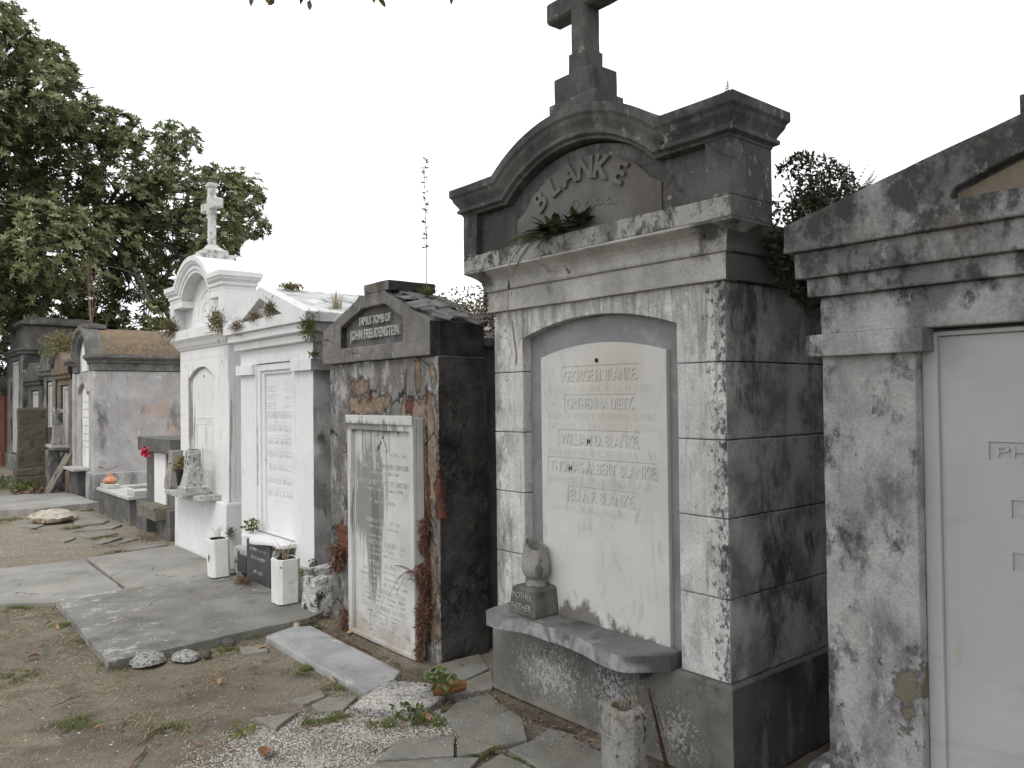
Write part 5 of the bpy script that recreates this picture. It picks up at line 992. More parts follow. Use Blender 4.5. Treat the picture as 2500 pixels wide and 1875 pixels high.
def chips(x, y, z, r, flat=.5):
    n = len(x); T = np.array([[1, 0, 0], [-.5, .87, 0], [-.5, -.87, 0], [0, 0, 1], [.6, .6, .5], [0, 0, -.6]])
    A = RNG.uniform(0, 6.28, n); ca, sa = np.cos(A), np.sin(A); t1_ = RNG.normal(size=n)*.5; R_ = r*RNG.uniform(.45, 1.5, n)
    J = RNG.uniform(.7, 1.3, (n, 6, 3))*T; X = J[..., 0]*ca[:, None]-J[..., 1]*sa[:, None]; Y = J[..., 0]*sa[:, None]+J[..., 1]*ca[:, None]; Z = J[..., 2]*flat+X*t1_[:, None]*.5
    V = np.stack([x[:, None]+X*R_[:, None], y[:, None]+Y*R_[:, None], z[:, None]+Z*R_[:, None]], 2).reshape(-1, 3)
    k = np.arange(n)[:, None]*6; F = np.concatenate([k+np.array([q]) for q in ([0, 4, 3], [4, 1, 3], [1, 2, 3], [2, 0, 3], [0, 1, 4], [0, 2, 5])], 1).reshape(-1, 3)
    return V, F
x, y, z = scatter(95000, .5, 2.35, 2.95, 4.05, None, dens=lambda a, b: gden(a, b))
V, F = chips(x, y, z+.002, .0047); rr = np.repeat(RNG.uniform(0, .95, len(x)), 6); o = rawmesh('shell_gravel', V, F, 'shell', loc=(0, 0, 0), rnd=rr); o['kind'] = 'stuff'; o['label'] = 'white shell and pebble gravel spilled over the dirt'
x, y, z = scatter(9000, .2, 2.7, 2.9, 7.2, dens=lambda a, b: .12+.5*max(0, mnoise.noise(Vector((a*2.2, b*2.2, 5))))); x2, y2, z2 = scatter(2600, .3, 2.7, 9.1, 13.2)
V, F = chips(np.r_[x, x2], np.r_[y, y2], np.r_[z, z2]+.001, .0058); o = rawmesh('shell_fragments', V, F, 'shell', loc=(0, 0, 0), rnd=np.repeat(RNG.uniform(0, .95, len(x)+len(x2)), 6)); o['kind'] = 'stuff'; o['label'] = 'scattered white shell fragments in the dirt'
x = RNG.uniform(1.96, 2.5, 9000); y = RNG.uniform(3.4, 3.87, 9000); k = inpoly(x, y, [(1.97, 3.66), (2.07, 3.75), (2.30, 3.86), (2.42, 3.72), (2.48, 3.58), (2.38, 3.48), (2.25, 3.415), (2.15, 3.445)]); x, y = x[k], y[k]
V, F = chips(x, y, np.full(len(x), .031), .0085, .45); o = rawmesh('pebbles', V, F, 'shell', loc=(0, 0, 0), rnd=np.repeat(RNG.uniform(.1, .95, len(x)), 6)); o['kind'] = 'stuff'; o['label'] = 'white pebbles bedded in the broken concrete slab'
# dry straw, litter, green grass
GRS = [(.72, 5.5, .14), (.85, 4.48, .10), (1.19, 4.11, .08), (1.25, 5.30, .09), (1.2, 6.5, .07), (1.2, 6.0, .05), (2.12, 5.33, .07), (2.07, 4.44, .08), (2.05, 4.05, .06), (1.88, 3.68, .07), (2.15, 3.40, .06), (2.02, 3.45, .07), (1.76, 3.72, .05), (2.24, 3.30, .05), (2.23, 2.86, .045), (2.16, 2.865, .035), (1.02, 7.3, .1), (2.21, 9.25, .10), (2.0, 9.15, .07), (2.71, 13.2, .07), (1.64, 12.93, .16), (2.2, 17.9, .35), (2.25, 16.2, .12), (2.72, 6.80, .05), (1.9, 5.16, .08), (2.5, 5.22, .05), (2.3, 10.4, .12), (2.2, 11.5, .12), (1.35, 12.6, .2), (2.26, 2.72, .03), (2.28, 2.6, .03), (2.33, 3.36, .05)]
P = []; hh = []
for cx, cy, r_ in GRS:
    n = int(1500*min(1.5, r_/.08)); X_ = cx+RNG.normal(size=n)*r_*.62; Y_ = cy+RNG.normal(size=n)*r_*.62
    k = np.array([mnoise.noise(Vector((a*14, b*14, 1)))+.5*mnoise.noise(Vector((a*40, b*40, 1))) > -.02 for a, b in zip(X_, Y_)]); X_, Y_ = X_[k], Y_[k]; n = len(X_)
    P.append(np.stack([X_, Y_, np.full(n, -.004)], 1)); hh.append(RNG.uniform(.008, .028, n)*(1.5 if cy > 9 else 1))
P = np.concatenate(P); V, F, r_ = blades(P, np.concatenate(hh), .0018, 1.3); o = rawmesh('grass', V, F, 'grass_green', loc=(0, 0, 0), rnd=r_); o['kind'] = 'stuff'; o['label'] = 'low green grass and moss tufts along the slab edges'
x, y, z = scatter(44000, .2, 2.75, 2.9, 7.3, dens=lambda a, b: .05+1.6*max(0, mnoise.noise(Vector((a*2.7, b*2.7, 9)))+.02)+(.5 if abs(b-5.25) < .14 or abs(a-1.16) < .1 or abs(a-2.09) < .06 else 0)); x2, y2, z2 = scatter(5000, .4, 2.72, 9.1, 16.5)
x, y, z = np.r_[x, x2], np.r_[y, y2], np.r_[z, z2]; n = len(x); A = RNG.uniform(0, 6.28, n); D = np.stack([np.cos(A), np.sin(A), RNG.uniform(0, .5, n)], 1); V, F = leaves(np.stack([x, y, z], 1), D, RNG.uniform(.012, .055, n), .0016, up=np.tile([0, 0, 1.], (n, 1))+RNG.normal(size=(n, 3))*.1)
o = rawmesh('dry_straw', V, F, 'grass_dry', loc=(0, 0, 0), rnd=np.repeat(RNG.uniform(0, 1, n), 2)); o['kind'] = 'stuff'; o['label'] = 'dry straw and dead grass strewn over the dirt'
x = np.r_[RNG.uniform(1.2, 2.6, 500), RNG.uniform(.4, 2.7, 420), RNG.uniform(1.7, 2.6, 500)]; y = np.r_[RNG.uniform(5.3, 7.1, 500), RNG.uniform(7.3, 9, 420), RNG.uniform(2.6, 4.0, 500)]; z = np.r_[np.full(500, .058), np.full(420, .03), np.full(500, .018)]; V, F = chips(x, y, z, .0035); o = rawmesh('slab_grit', V, F, 'shell', loc=(0, 0, 0), rnd=np.repeat(RNG.uniform(0, 1, len(x)), 6)); o['kind'] = 'stuff'; o['label'] = 'fine pale grit lying on the slabs'
LT = [(2.52, 4.6, .05, .7, 420), (2.62, 3.0, .06, .45, 380), (2.60, 2.45, .05, .4, 260), (2.66, 9.9, .12, .5, 500), (2.62, 6.75, .08, .35, 330), (2.5, 16.0, .35, .4, 300), (2.74, 13.1, .08, .3, 200), (2.5, 5.33, .12, .06, 150), (2.35, 3.88, .12, .04, 120), (2.2, 9.75, .2, .3, 160), (2.70, 5.5, .05, .2, 200)]
P = []
for cx, cy, sx, sy, n in LT:
    n = int(n*.8); P.append(np.stack([cx+RNG.normal(size=n)*sx*.5, cy+RNG.normal(size=n)*sy*.5, RNG.uniform(.0, .03, n)], 1))
x, y, z = scatter(500, .3, 2.7, 3, 13); P.append(np.stack([x, y, z+.005], 1)); P = np.concatenate(P); n = len(P); A = RNG.uniform(0, 6.28, n)
V, F = leaves(P, np.stack([np.cos(A), np.sin(A), RNG.uniform(-.1, .5, n)], 1), RNG.uniform(.008, .038, n), .0042, up=np.tile([0, 0, 1.], (n, 1))+RNG.normal(size=(n, 3))*.5); o = rawmesh('leaf_litter', V, F, 'litter', loc=(0, 0, 0), rnd=np.repeat(RNG.uniform(0, 1, n), 2)); o['kind'] = 'stuff'; o['label'] = 'brown crumbled leaf litter against the tomb bases'
# single fallen leaves
BL = [((.87, 5.76), 'oval tan leaf lying flat on the bare dirt left of the dark slab', 1), ((.84, 5.06), 'curled brown leaf in the dirt near the left edge', 0), ((1.12, 6.43), 'rust brown leaf beside the left rim of the dark slab', 0), ((1.44, 3.5), 'large round brown leaf lying on the white gravel', 2), ((1.23, 3.82), 'pinkish leaf at the border of dirt and gravel', 0), ((2.03, 4.99), 'tan leaf resting on the small flagstone by the dark slab', 1), ((1.85, 4.68), 'orange-brown pointed leaf in the dirt near the marble slab', 0), ((1.60, 4.55), 'reddish folded leaf in the middle of the dirt', 0), ((1.4, 4.45), 'tiny ochre leaf in the middle of the dirt', 0), ((.93, 4.33), 'small ochre leaf beside the green tuft', 0), ((2.50, 5.99), 'long tan leaf at the foot of the upright planter', 1), ((2.42, 7.16), 'tan leaf under the leaning planter', 1), ((1.74, 11.52), 'reddish leaf on the distant dirt', 1), ((1.78, 13.05), 'brown leaf left of the white rock', 1), ((1.84, 3.58), 'brown leaf on the gravel under the mossy strip', 0), ((2.21, 3.36), 'curled brown leaf on the green tuft by the pebble slab', 1), ((2.62, 4.93), 'curled tan leaf at the foot of the leaning inscription tablet', 1), ((2.80, 3.86), 'pale leaf in the gap between the brown and dark-topped tombs', 0), ((1.1, 6.58), 'thin light leaf in the straw left of the dark slab', 0)]
for i, ((x, y), lb, sz) in enumerate(BL):
    L = (.05, .075, .09)[sz]; a = (i*2.4) % 6.28; zb = .03+(.055 if (1.2 < x < 2.6 and 5.4 < y < 7.15) or y > 20 else 0)
    if y > 9: L *= 1.7; zb = .03
    n = 9; rows_ = []
    for j in range(n):
        t = j/(n-1); w_ = L*(.42 if sz == 2 else .24)*math.sin(math.pi*min(.97, t*.93+.04))**.7; cz = .012*math.sin(t*3+i)
        for sgn in (-1, -.5, 0, .5, 1):
            u_, v_ = (t-.5)*L, sgn*w_; rows_.append((x+u_*math.cos(a)-v_*math.sin(a), y+u_*math.sin(a)+v_*math.cos(a), zb*.5+cz+abs(sgn)*w_*(.35 if i % 3 else .8)))
    F = [(j*5+k, j*5+k+1, (j+1)*5+k+1, (j+1)*5+k) for j in range(n-1) for k in range(4)]
    o = rawmesh('fallen_leaf', rows_, F, 'dead_leaf', loc=(x, y, 0), rnd=[(i*.37) % 1]*len(F), smooth=True); tag(o, lb, 'leaf', 'fallen leaves')
TW = [((.95, 4.85), (.80, 4.76), 'pale forked twig in the dirt at the left', .005), ((1.05, 3.92), (.75, 3.45), 'long dark root running to the lower left corner', .008), ((1.16, 4.12), (1.02, 3.98), 'short dark stick in the dirt above the long root', .009), ((2.13, 4.20), (2.10, 4.10), 'stubby brown stick leaning on the long marble slab', .011), ((1.62, 3.66), (1.76, 3.62), 'thin brown twig on the gravel', .004), ((2.52, 4.68), (2.50, 4.42), 'straw-coloured stick along the foot of the leaning tablet', .006), ((1.05, 4.36), (1.0, 4.2), 'dark twig between two grass tufts', .006)]
for a, b, lb, r_ in TW:
    a = Vector((*a, .012)); b = Vector((*b, .014)); n = 7; rs_ = random.Random(lb); P = [a.lerp(b, i/n)+Vector((rs_.uniform(-1, 1), rs_.uniform(-1, 1), rs_.uniform(0, .6)))*(b-a).length*.04 for i in range(n+1)]
    m = MB(); m.tube(P, [r_*(1-.5*i/n) for i in range(n+1)], 6); m.tube([P[3], P[3]+Vector((.03, .02, .015))], [r_*.5, r_*.3], 5); o = m.build('fallen_twig', 'twig', loc=tuple(a), bevel=0); tag(o, lb, 'twig')

# ================================================================= small plants
def fernclump(label, base, n, L, mat, out=(-1, 0, .5), spread=1., pl=.045, cat='fern', npin=14, droop=.6):
    parts = []; rs_ = random.Random(sum(map(ord, label)))
    for i in range(n):
        d_ = Vector(out)+Vector((rs_.uniform(-1, 1), rs_.uniform(-1, 1), rs_.uniform(-.5, .8)))*spread
        parts.append(frond(Vector(base)+Vector((rs_.uniform(-.02, .02), rs_.uniform(-.03, .03), rs_.uniform(-.005, .01))), d_, L*rs_.uniform(.5, 1.15), npin, pl*rs_.uniform(.7, 1.1), droop*rs_.uniform(.4, 1.3)))
    V, F, R_ = join(parts); o = rawmesh('fern', V, F, mat, loc=base, rnd=R_); tag(o, label, cat); return o
k_ = lambda x, y, z: kp(x, y, z)
fernclump('dark green fern growing on the ledge under the large raised name', k_(2.83, 3.05, 2.46), 44, .17, 'fern_dark', (-.4, .2, .5), 1., .028, npin=22)
fernclump('blackish fern clump on the same ledge, right of the long fronds', k_(2.84, 2.88, 2.48), 60, .13, 'fern_dark', (-.3, 0, .8), 1., .02, npin=20)
fernclump('yellow-green fern frond hanging over the ledge of the dark-topped tomb', k_(2.80, 3.10, 2.455), 7, .26, 'fern_green', (-.5, .9, .1), .4, .035, npin=22, droop=1.0)
def hang(label, cx, cy, z0, z1, n, wd, mat='fern_dead', L=.042, W=.0030, cat='dead fern'):
    rs2 = random.Random(sum(map(ord, label))); P = []; D = []
    for i in range(n):
        t = rs2.random(); z = z0+(z1-z0)*t; w_ = wd*(.25+.75*abs(math.sin(t*5.1+.6)))
        p = Vector((cx-abs(rs2.gauss(0, 1))*w_*.5, cy+rs2.gauss(0, 1)*w_*.55, z)); P.append(tuple(p)); D.append((rs2.uniform(-1, .2), rs2.uniform(-1, 1), rs2.uniform(-1.3, .5)))
    V, F = leaves(np.array(P), np.array(D), L*RNG.uniform(.5, 1.2, n), W); o = rawmesh('fern', V, F, mat, loc=(cx, cy, z1), rnd=np.repeat(RNG.uniform(0, 1, n), 2)); tag(o, label, cat)
hang('dry rust-brown fern mass hanging in the crack right of the leaning tablet, knee high', 2.70, 4.09, .60, .22, 1300, .055)
hang('dry brown fern trailing down to the foot of the leaning tablet', 2.68, 4.11, .24, .03, 420, .03)
hang('upper dry brown fern in the crack right of the leaning tablet', 2.71, 4.10, .86, .66, 420, .035)
hang('dry brown fern below the exposed bricks on the left side of the brown tomb', 2.71, 5.22, .56, .38, 800, .07)
hang('small rusty fern at the bottom left corner of the leaning tablet', 2.67, 5.05, .14, .0, 320, .05)
fernclump('two dry brown fronds curling left across the lower part of the leaning tablet', (2.635, 4.12, .54), 7, .20, 'fern_dead', (-.35, .9, .35), .35, .03, cat='dead fern', droop=.9)
TUFTS = [('bushy green and brown fern at the left end of the arched tomb ledge', (2.68, 9.10, 2.42), 260, (.09, .16, .12), .075, 'mixed_weed'),
 ('spiky fern where the arched tomb and the gabled tomb meet', (2.66, 7.60, 2.36), 200, (.08, .13, .14), .07, 'mixed_weed'),
 ('reddish weeds along the left foot of the white gable', (2.655, 7.02, 2.27), 300, (.05, .22, .08), .04, 'brown_bush'),
 ('yellowish fern tufts in the middle of the white gable', (2.65, 6.64, 2.32), 170, (.05, .16, .05), .045, 'mixed_weed'),
 ('bright fern tufts near the right corner of the white gable', (2.65, 6.30, 2.36), 210, (.05, .14, .08), .055, 'mixed_weed'),
 ('drooping green weed at the right corner of the gabled tomb cornice', (2.68, 5.66, 2.16), 220, (.06, .12, .13), .06, 'fern_green'),
 ('tiny fern on the right pilaster cap of the gabled tomb', (2.76, 5.72, 1.96), 60, (.05, .07, .04), .05, 'fern_green'),
 ('tiny green fern on the grey side wall of the gabled tomb', (2.83, 5.765, 1.32), 40, (.03, .02, .05), .03, 'fern_green'),
 ('small fern at the near corner of the arched tomb plinth', (2.78, 7.58, .34), 60, (.05, .05, .07), .05, 'fern_green'),
 ('brown fern on the ground between planter and dark plaque', (2.56, 6.66, .07), 200, (.09, .25, .05), .045, 'brown_bush')]
for lb, b, n, sp3, L, mt in TUFTS:
    n = int(n*1.8); L *= .68; sp3 = tuple(q*.8 for q in sp3)
    P = np.array(b)+RNG.normal(size=(n, 3))*np.array(sp3)*.42; D = (P-np.array(b))*8+RNG.normal(size=(n, 3))*.6+np.array([-.2, 0, .35]); V, F = leaves(P, D, L*RNG.uniform(.4, 1.3, n), L*.09, fold=.1, droop=.25)
    o = rawmesh('fern', V, F, mt, loc=b, rnd=np.repeat(RNG.uniform(0, 1, n), 2)); tag(o, lb, 'fern')
def leafy(label, base, n, R_, L, W, mat, cat='plant', up=.5, stem=None, rng=(0, 1)):
    q_ = RNG.normal(size=(n, 3)); q_ *= (np.minimum(1, 2.0/np.maximum(np.linalg.norm(q_, axis=1), .01)))[:, None]; P = np.array(base)+q_*np.array(R_)*.5; V, F = leaves(P, RNG.normal(size=(n, 3))+np.array([0, 0, up]), L*RNG.uniform(.6, 1.2, n), W)
    k_n = np.array([mnoise.noise(Vector(a)*7) for a in P]) > -.12 if n > 400 else np.ones(n, bool); P = P[k_n]; n = len(P); V, F = leaves(P, RNG.normal(size=(n, 3))+np.array([0, 0, up]), L*RNG.uniform(.6, 1.2, n), W)
    if stem is None: o = rawmesh('weed' if cat != 'shrub' else 'shrub', V, F, mat, loc=base, rnd=np.repeat(RNG.uniform(*rng, n), 2)); tag(o, label, cat); return o
    t = thing('shrub', label, cat, tuple(base)); rawmesh('foliage', V, F, mat, t, rnd=np.repeat(RNG.uniform(*rng, n), 2)); m = MB()
    for i in range(stem):
        e = Vector(base)+Vector((random.uniform(-1, 1)*R_[0]*.55, random.uniform(-1, 1)*R_[1]*.55, random.uniform(.1, 1)*R_[2]*.75)); b_ = Vector(base)-Vector((0, 0, R_[2]*.9)); m.tube([b_, b_.lerp(e, .5)+Vector((.02, .01, 0)), e], [.006, .004, .002], 5)
    m.build('stems', 'red_twig', t, bevel=0); return t
leafy('green clover weed at the left end of the white wavy shelf', (2.70, 6.86, .50), 60, (.05, .12, .06), .035, .014, 'fern_green', 'weed')
leafy('green leafy weed growing over the rust brown shard', (2.40, 3.49, .11), 90, (.09, .14, .05), .035, .013, 'fern_green', 'weed')
leafy('low green weed at the tip of the gravel beside the dead leaf', (2.15, 3.42, .03), 70, (.08, .12, .025), .03, .011, 'fern_green', 'weed')
leafy('yellow-green leaf cluster lying on the gravel', (1.44, 3.80, .015), 16, (.05, .05, .01), .035, .014, 'fern_green', 'weed', 0, rng=(.8, 1))
leafy('small green weed against the cracked whitewashed lump', (2.62, 5.66, .30), 24, (.03, .05, .04), .03, .011, 'fern_green', 'weed')
leafy('mossy weed on the plinth edge of the gabled tomb', (2.76, 5.76, .33), 26, (.04, .04, .03), .025, .01, 'fern_green', 'weed')
# tall plants on roof of the brown tomb
t = thing('roof_plant', 'young broad-leaved plant with one tall thin stem on the slate roof of the brown tomb', 'plant', (2.97, 4.46, 2.29))
P = np.tile([2.97, 4.46, 2.28], (22, 1)); D = RNG.normal(size=(22, 3))*.7+np.array([0, 0, 1.]); V, F = leaves(P, D, RNG.uniform(.06, .12, 22), .012, up=np.tile([0, 0, 1.], (22, 1)), droop=.1); rawmesh('leaves', V, F, 'fern_green', t, rnd=RNG.uniform(.5, 1, len(F)))
m = MB(); m.tube([(2.97, 4.46, 2.28), (2.972, 4.462, 2.6), (2.97, 4.47, 3.0), (2.975, 4.48, 3.24)], [.0032, .0026, .002, .001], 5); m.build('stem', 'twig', t, bevel=0)
zz = np.r_[RNG.uniform(2.60, 2.92, 34), RNG.uniform(2.92, 3.24, 28)]; P = np.stack([np.full(62, 2.971), np.full(62, 4.466), zz], 1); V, F = leaves(P, RNG.normal(size=(62, 3))*np.array([1, 1, .3])+np.array([0, 0, .6]), .035, .006); rawmesh('seed_leaves', V, F, 'brown_bush', t, rnd=RNG.uniform(0, 1, len(F)))
fernclump('upright fern rising behind the brown tomb against the left side of the dark-topped tomb', (3.36, 4.27, 2.22), 8, .40, 'fern_dark', (0, 0, 1.6), .22, .05, droop=.15)
leafy('green-brown shrub behind the slate roof of the brown tomb', (3.35, 4.35, 2.22), 1700, (.36, .40, .15), .030, .006, 'mixed_weed', 'shrub', .5, 10)
leafy('wine-red tangled shrub in the gap left of the dark-topped tomb', (3.30, 4.02, 2.10), 1600, (.30, .12, .20), .026, .005, 'brown_bush', 'shrub', 0, 12, rng=(0, .6))
leafy('dark shrub growing from the gap between the dark-topped tomb and the right-hand tomb', (3.32, 1.83, 2.33), 9500, (.40, .14, .34), .030, .0058, 'fern_dark', 'shrub', .3, 60)
fernclump('feathery fronds sticking out of the dark shrub against the sky', (3.50, 1.80, 2.42), 46, .34, 'fern_dark', (.7, -.1, .6), .6, .035, droop=.25)
fernclump('thin fronds poking above the upper cornice of the dark-topped tomb', (2.72, 1.90, 2.74), 3, .17, 'fern_dark', (0, .0, 1.2), .25, .02, droop=.1)
P = np.array([3.02, 5.86, 2.35])+RNG.normal(size=(80, 3))*np.array([.022, .022, 0]); V, F, r_ = blades(P, RNG.uniform(.06, .36, 80)**1.2, .0017, .9, 5); o = rawmesh('grass_tuft', V, F, 'grass_dry', loc=(3.02, 5.86, 2.35), rnd=r_); tag(o, 'tuft of tall dry grass on the roof of the white gabled tomb', 'grass tuft')
leafy('small mossy tuft on the ridge of the white gabled roof', (2.92, 6.50, 2.59), 300, (.10, .10, .025), .03, .006, 'mixed_weed', 'weed', .4)
leafy('green and rusty bush growing on top of the rust stained tomb', (3.15, 17.0, 2.70), 1500, (.5, .6, .28), .07, .012, 'mixed_weed', 'shrub', .4, 14)
leafy('fern bush on the roof between the two rounded old tombs', (3.2, 17.9, 2.62), 900, (.4, .5, .2), .07, .012, 'fern_green', 'shrub', .4, 8)
leafy('bright fern at the foot of the standing stone slab', (2.32, 16.1, .12), 700, (.22, .3, .12), .07, .012, 'fern_green', 'weed', .6)
leafy('heap of dead orange-brown leaves by the leaning board', (2.35, 15.9, .07), 420, (.22, .35, .07), .08, .022, 'litter', 'leaf heap', .1)
leafy('grassy green patch beside the standing slab at the left edge', (1.95, 18.0, .10), 1200, (.5, 1.0, .12), .09, .010, 'fern_green', 'weed', .8)
t = thing('sapling', 'bare thin sapling on the roof of the vaulted tomb', 'sapling', (3.1, 14.9, 2.9)); m = MB(); rs_ = random.Random(5)
for i in range(5):
    b_ = Vector((3.1, 14.9, 2.88)); e = b_+Vector((rs_.uniform(-.1, .25), rs_.uniform(-.2, .2), rs_.uniform(.8, 1.4))); m.tube([b_, b_.lerp(e, .4)+Vector((0, .03, 0)), e], [.007, .005, .002], 5)
    for j in range(5): q = b_.lerp(e, .4+.12*j); m.tube([q, q+Vector((rs_.uniform(-.2, .2), rs_.uniform(-.2, .2), rs_.uniform(.0, .15)))], [.004, .002], 4)
m.build('stems', 'twig', t, bevel=0)
m = MB(); zt_ = lambda x, y, z: (2.68+x, y, z); P = [(2.80*K+.0, 2.45, .02)]
m.tube([(2.62, 2.15, 0), (2.63, 2.20, .12), (2.61, 2.215, .24), (2.60, 2.245, .36)], [.011, .009, .007, .006], 6); m.tube([(2.61, 2.215, .30), (2.59, 2.18, .26), (2.585, 2.15, .22)], [.003, .002, .001], 5); m.tube([(2.63, 2.20, .12), (2.61, 2.23, .16)], [.003, .001], 5); m.tube([(2.60, 2.24, .35), (2.59, 2.21, .30)], [.003, .001], 5)
o = m.build('dead_stem', 'red_twig', loc=(2.62, 2.15, 0), bevel=0); tag(o, 'dark red dead stem standing against the plinth right of the post vase', 'dead stem')
m = MB(); m.tube([kp(2.936, 3.56, 2.24), kp(2.938, 3.57, 2.13), kp(2.968, 3.565, 2.05), kp(2.969, 3.55, 1.95), kp(2.969, 3.53, 1.86), kp(2.969, 3.535, 1.80)], [.002, .0022, .003, .0035, .004, .005], 6); o = m.build('dried_vine', 'root_tan', loc=kp(2.97, 3.56, 1.8), bevel=0); tag(o, 'thin dried vine running down the left pier beside the arched recess', 'vine')

# ================================================================= trees
def limb(m, a, b, r0, r1, rs_, bend=.12, n=7):
    a, b = Vector(a), Vector(b); L = (b-a).length; off = Vector((rs_.uniform(-1, 1), rs_.uniform(-1, 1), rs_.uniform(.1, 1)))*L*bend
    P = [a.lerp(b, i/n)+off*math.sin(math.pi*i/n)+Vector((rs_.uniform(-1, 1), rs_.uniform(-1, 1), rs_.uniform(-1, 1)))*L*.012 for i in range(n+1)]
    m.tube(P, [r0+(r1-r0)*i/n for i in range(n+1)], 7); return P
LOB = [(2.2,22.2,10.5,1.06),(3.0,22.8,10.3,0.71),(3.0,25.3,11.6,1.00),(4.0,24.4,10.9,0.55),(3.6,22.2,9.0,1.01),(4.2,23.7,10.3,0.49),(2.9,23.9,8.8,1.58),(4.7,22.5,8.8,0.74),(4.0,25.0,8.0,1.70),(5.4,22.3,8.6,0.64),(5.7,23.5,7.6,1.35),(7.3,24.1,9.2,0.70),(6.8,23.7,7.5,1.17),(8.5,24.4,8.1,0.88),(9.6,25.0,8.3,0.79),(10.2,26.0,7.5,0.66),(7.8,23.1,6.6,0.94),(9.0,24.7,6.6,0.58),(6.9,24.9,6.3,1.10),(5.1,23.1,5.8,1.20),(3.5,21.8,5.4,1.48),(3.1,26.1,7.2,1.72),(1.9,23.1,4.9,1.58),(2.8,23.2,4.5,1.32),(4.3,25.7,4.5,1.17),(5.1,24.4,4.3,0.68),(6.0,23.9,5.1,0.69),(7.2,25.2,4.9,0.56),(6.1,21.9,3.9,0.41),(5.8,24.9,4.1,0.38),(7.6,23.4,5.7,0.59),(1.7,22.2,8.1,1.42),
 (-.5,23,12,2.0),(-3,24,10,2.4),(-2,25,6.5,2.2),(.5,24,8,1.8),(-5,25,7.5,2.0),(.6,25,12.8,1.6),(.3,23.5,5,1.6)]
rs_ = random.Random(2)
tr = thing('magnolia_tree', 'huge spreading evergreen magnolia filling the upper left behind the tombs', 'tree', (1.2, 25.0, 0))
m = MB(); base = Vector((1.2, 25.0, -.1)); crotch = Vector((1.3, 25.0, 3.2)); m.tube([base, (1.15, 25, .5), (1.25, 25.0, 1.8), crotch], [.75, .5, .42, .40], 12)
mains = [Vector((3.2, 24.4, 5.2)), Vector((.8, 24.6, 6.5)), Vector((-1.8, 25, 5.2)), Vector((5.2, 24.2, 6.4)), Vector((2.6, 24.4, 8.2))]
for mn in mains: limb(m, crotch if mn.z < 6 or mn.x < 2 else mains[0], mn, .24, .14, rs_, .1)
cl = []; dr = []
for (x, y, z, r) in LOB:
    c = Vector((x, y, z)); b0 = min(mains, key=lambda q: (q-c).length+(.8 if q.z > c.z+.5 else 0)); P = limb(m, b0, c, .10, .035, rs_, .1)
    for i in range(7):
        e = c+Vector((rs_.gauss(0, 1), rs_.gauss(0, 1), rs_.gauss(0, 1)))*r*.55; limb(m, P[rs_.choice([3, 4, 5, 6])], e, .035, .010, rs_, .1, 4)
    n = int(520*r*r+60); v = RNG.normal(size=(n, 3)); v /= np.linalg.norm(v, axis=1, keepdims=True); q = RNG.uniform(.35, 1.08, (n, 1))**.55
    nn = np.array([mnoise.noise(Vector(a)*2.1*max(1, r)+c*.7) for a in v*q]); k = nn > -.07; v, q = v[k], q[k]
    cl.append(np.array(c)+v*q*r*np.array([1, 1, .92])); dr.append(v*.8+np.array([0, 0, .75])+RNG.normal(size=v.shape)*.35)
m.build('trunk', 'bark', tr, bevel=0)
C_ = np.concatenate(cl); D_ = np.concatenate(dr); V, F, r_ = rosettes(C_, D_, 8, .16, .030); rawmesh('crown', V, F, 'magnolia', tr, rnd=r_)
print('magnolia faces', len(F))
def small_tree(label, x, y, h, rx, mat, seed, n=900, zlo=.4):
    t = thing('evergreen_tree', label, 'tree', (x, y, 0), 'dark trees behind the far tombs'); rs_ = random.Random(seed); m = MB(); m.tube([(x, y, -.1), (x+.1, y, h*.3), (x, y+.1, h*.62)], [.2, .15, .06], 8); cs = []
    for i in range(9): e = (x+rs_.uniform(-.6, .6)*rx, y+rs_.uniform(-.6, .6)*rx, h*rs_.uniform(.4, .85)); limb(m, (x, y, h*rs_.uniform(.15, .5)), e, .07, .02, rs_); cs.append((e, rx*rs_.uniform(.4, .6)))
    m.build('trunk', 'bark', t, bevel=0); A = []; B = []
    for e, r in cs:
        v = RNG.normal(size=(n//9, 3)); v /= np.linalg.norm(v, axis=1, keepdims=True); A.append(np.array(e)+v*r*RNG.uniform(.4, 1, (n//9, 1))); B.append(v+np.array([0, 0, .6]))
    V, F, r_ = rosettes(np.concatenate(A), np.concatenate(B), 8, .15, .028); rawmesh('crown', V, F, mat, t, rnd=r_)
for i, (x, y, h, rx) in enumerate([(4.9, 21.0, 3.9, 1.3), (6.3, 24.0, 3.9, 1.3), (5.3, 27.0, 5.0, 1.9), (3.2, 29.5, 5.2, 2.2), (.4, 31, 5, 2.4), (7.6, 27.5, 4.0, 1.6)]):
    small_tree(['dense dark tree just behind the old grey tombs', 'dark tree behind the vaulted roof', 'dark tree under the right limbs of the magnolia', 'dark tree closing the view at the far left', 'dark tree beyond the left edge', 'low dark tree behind the arched white tomb'][i], x, y, h, rx, 'magnolia_dark', 20+i, 1300)
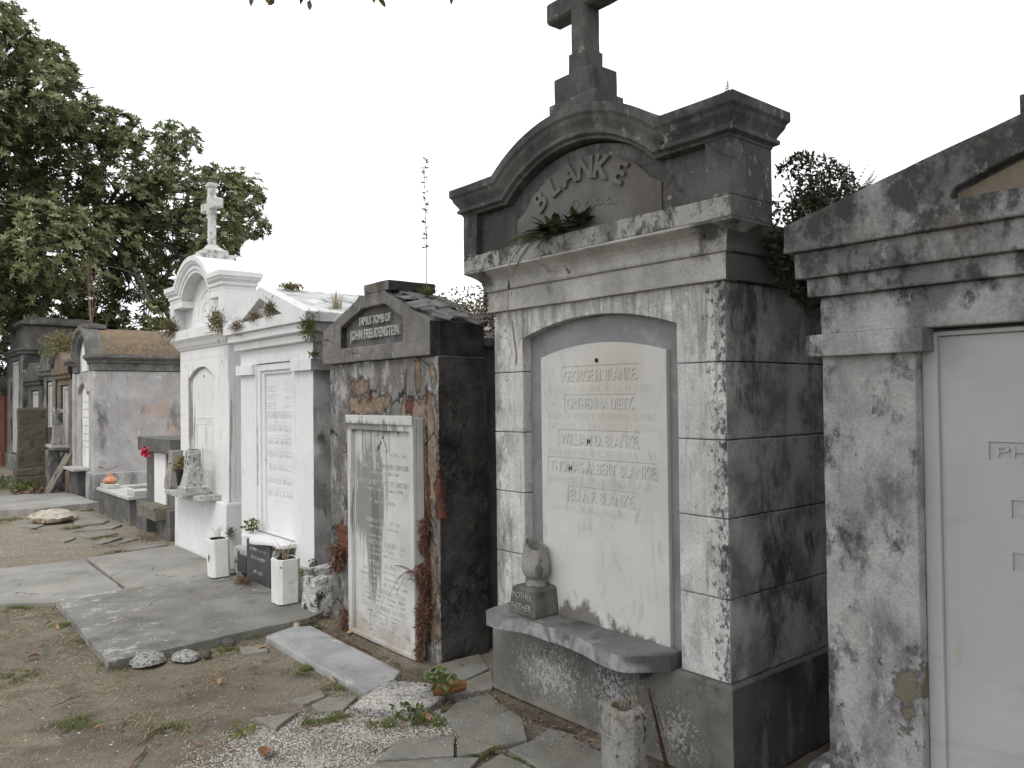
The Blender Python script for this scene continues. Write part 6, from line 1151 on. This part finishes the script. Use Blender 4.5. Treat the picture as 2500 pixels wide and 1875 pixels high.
# overhanging tree behind the photographer
tr = thing('overhanging_tree', 'broad-leaved tree whose lowest leaves hang in at the top edge', 'tree', (-1.6, -2.6, 0)); rs_ = random.Random(6)
m = MB(); top = Vector((-1.3, -2.2, 3.4)); m.tube([(-1.6, -2.6, -.1), (-1.5, -2.5, 1.5), top], [.34, .24, .2], 10)
ends = [(2.4, 4.9, 5.1), (3.6, 2.6, 5.8), (4.5, .2, 5.2), (2.2, .8, 5.6), (.5, 1.2, 5.6), (5.4, -2, 5.4), (2.5, -2.2, 5.3), (-.5, -.2, 5.2), (1.0, 3.2, 6.2), (4.9, 2.0, 6.6), (-3.5, -1.5, 5), (-2.5, -4.5, 5.2)]
cl = []; dr = []
for e in ends:
    P = limb(m, top, e, .10, .02, rs_, .08, 9)
    for p in P[4:]:
        for j in range(3): q = p+Vector((rs_.gauss(0, .5), rs_.gauss(0, .5), rs_.gauss(.15, .3))); m.tube([p, q], [.014, .004], 5); cl.append(np.array(q)+RNG.normal(size=(16, 3))*np.array([.33, .33, .2])); dr.append(RNG.normal(size=(16, 3))*.6+np.array([0, 0, .5]))
C_ = np.concatenate(cl); D_ = np.concatenate(dr); fw = C_[:, 0]*.639+C_[:, 1]*.769; k = (C_[:, 2]-1.6 > .56*fw+.16) | (fw < .3); C_, D_ = C_[k], D_[k]
V, F, r_ = rosettes(C_, D_, 8, .15, .032)
m.build('trunk', 'bark', tr, bevel=0)
tips = [(1.80, 4.5, 3.985), (1.87, 4.5, 4.01), (1.93, 4.5, 3.99), (2.04, 4.5, 4.06), (2.07, 4.48, 4.075), (2.11, 4.5, 4.10), (2.17, 4.52, 4.065), (2.60, 4.5, 4.245), (2.64, 4.5, 4.23), (3.09, 4.5, 4.42), (3.17, 4.5, 4.445), (3.24, 4.5, 4.44), (2.0, 4.6, 4.1), (1.7, 4.6, 4.02)]
P = np.array(tips)+np.array([0, 0, .02]); V2, F2 = leaves(P, RNG.normal(size=P.shape)*.35+np.array([0, 0, -1.]), RNG.uniform(.06, .10, len(P)), .018)
rawmesh('crown', np.concatenate([V, V2]), np.concatenate([F, F2+len(V)]), 'hanging', tr, rnd=np.r_[r_, RNG.uniform(0, 1, len(F2))])
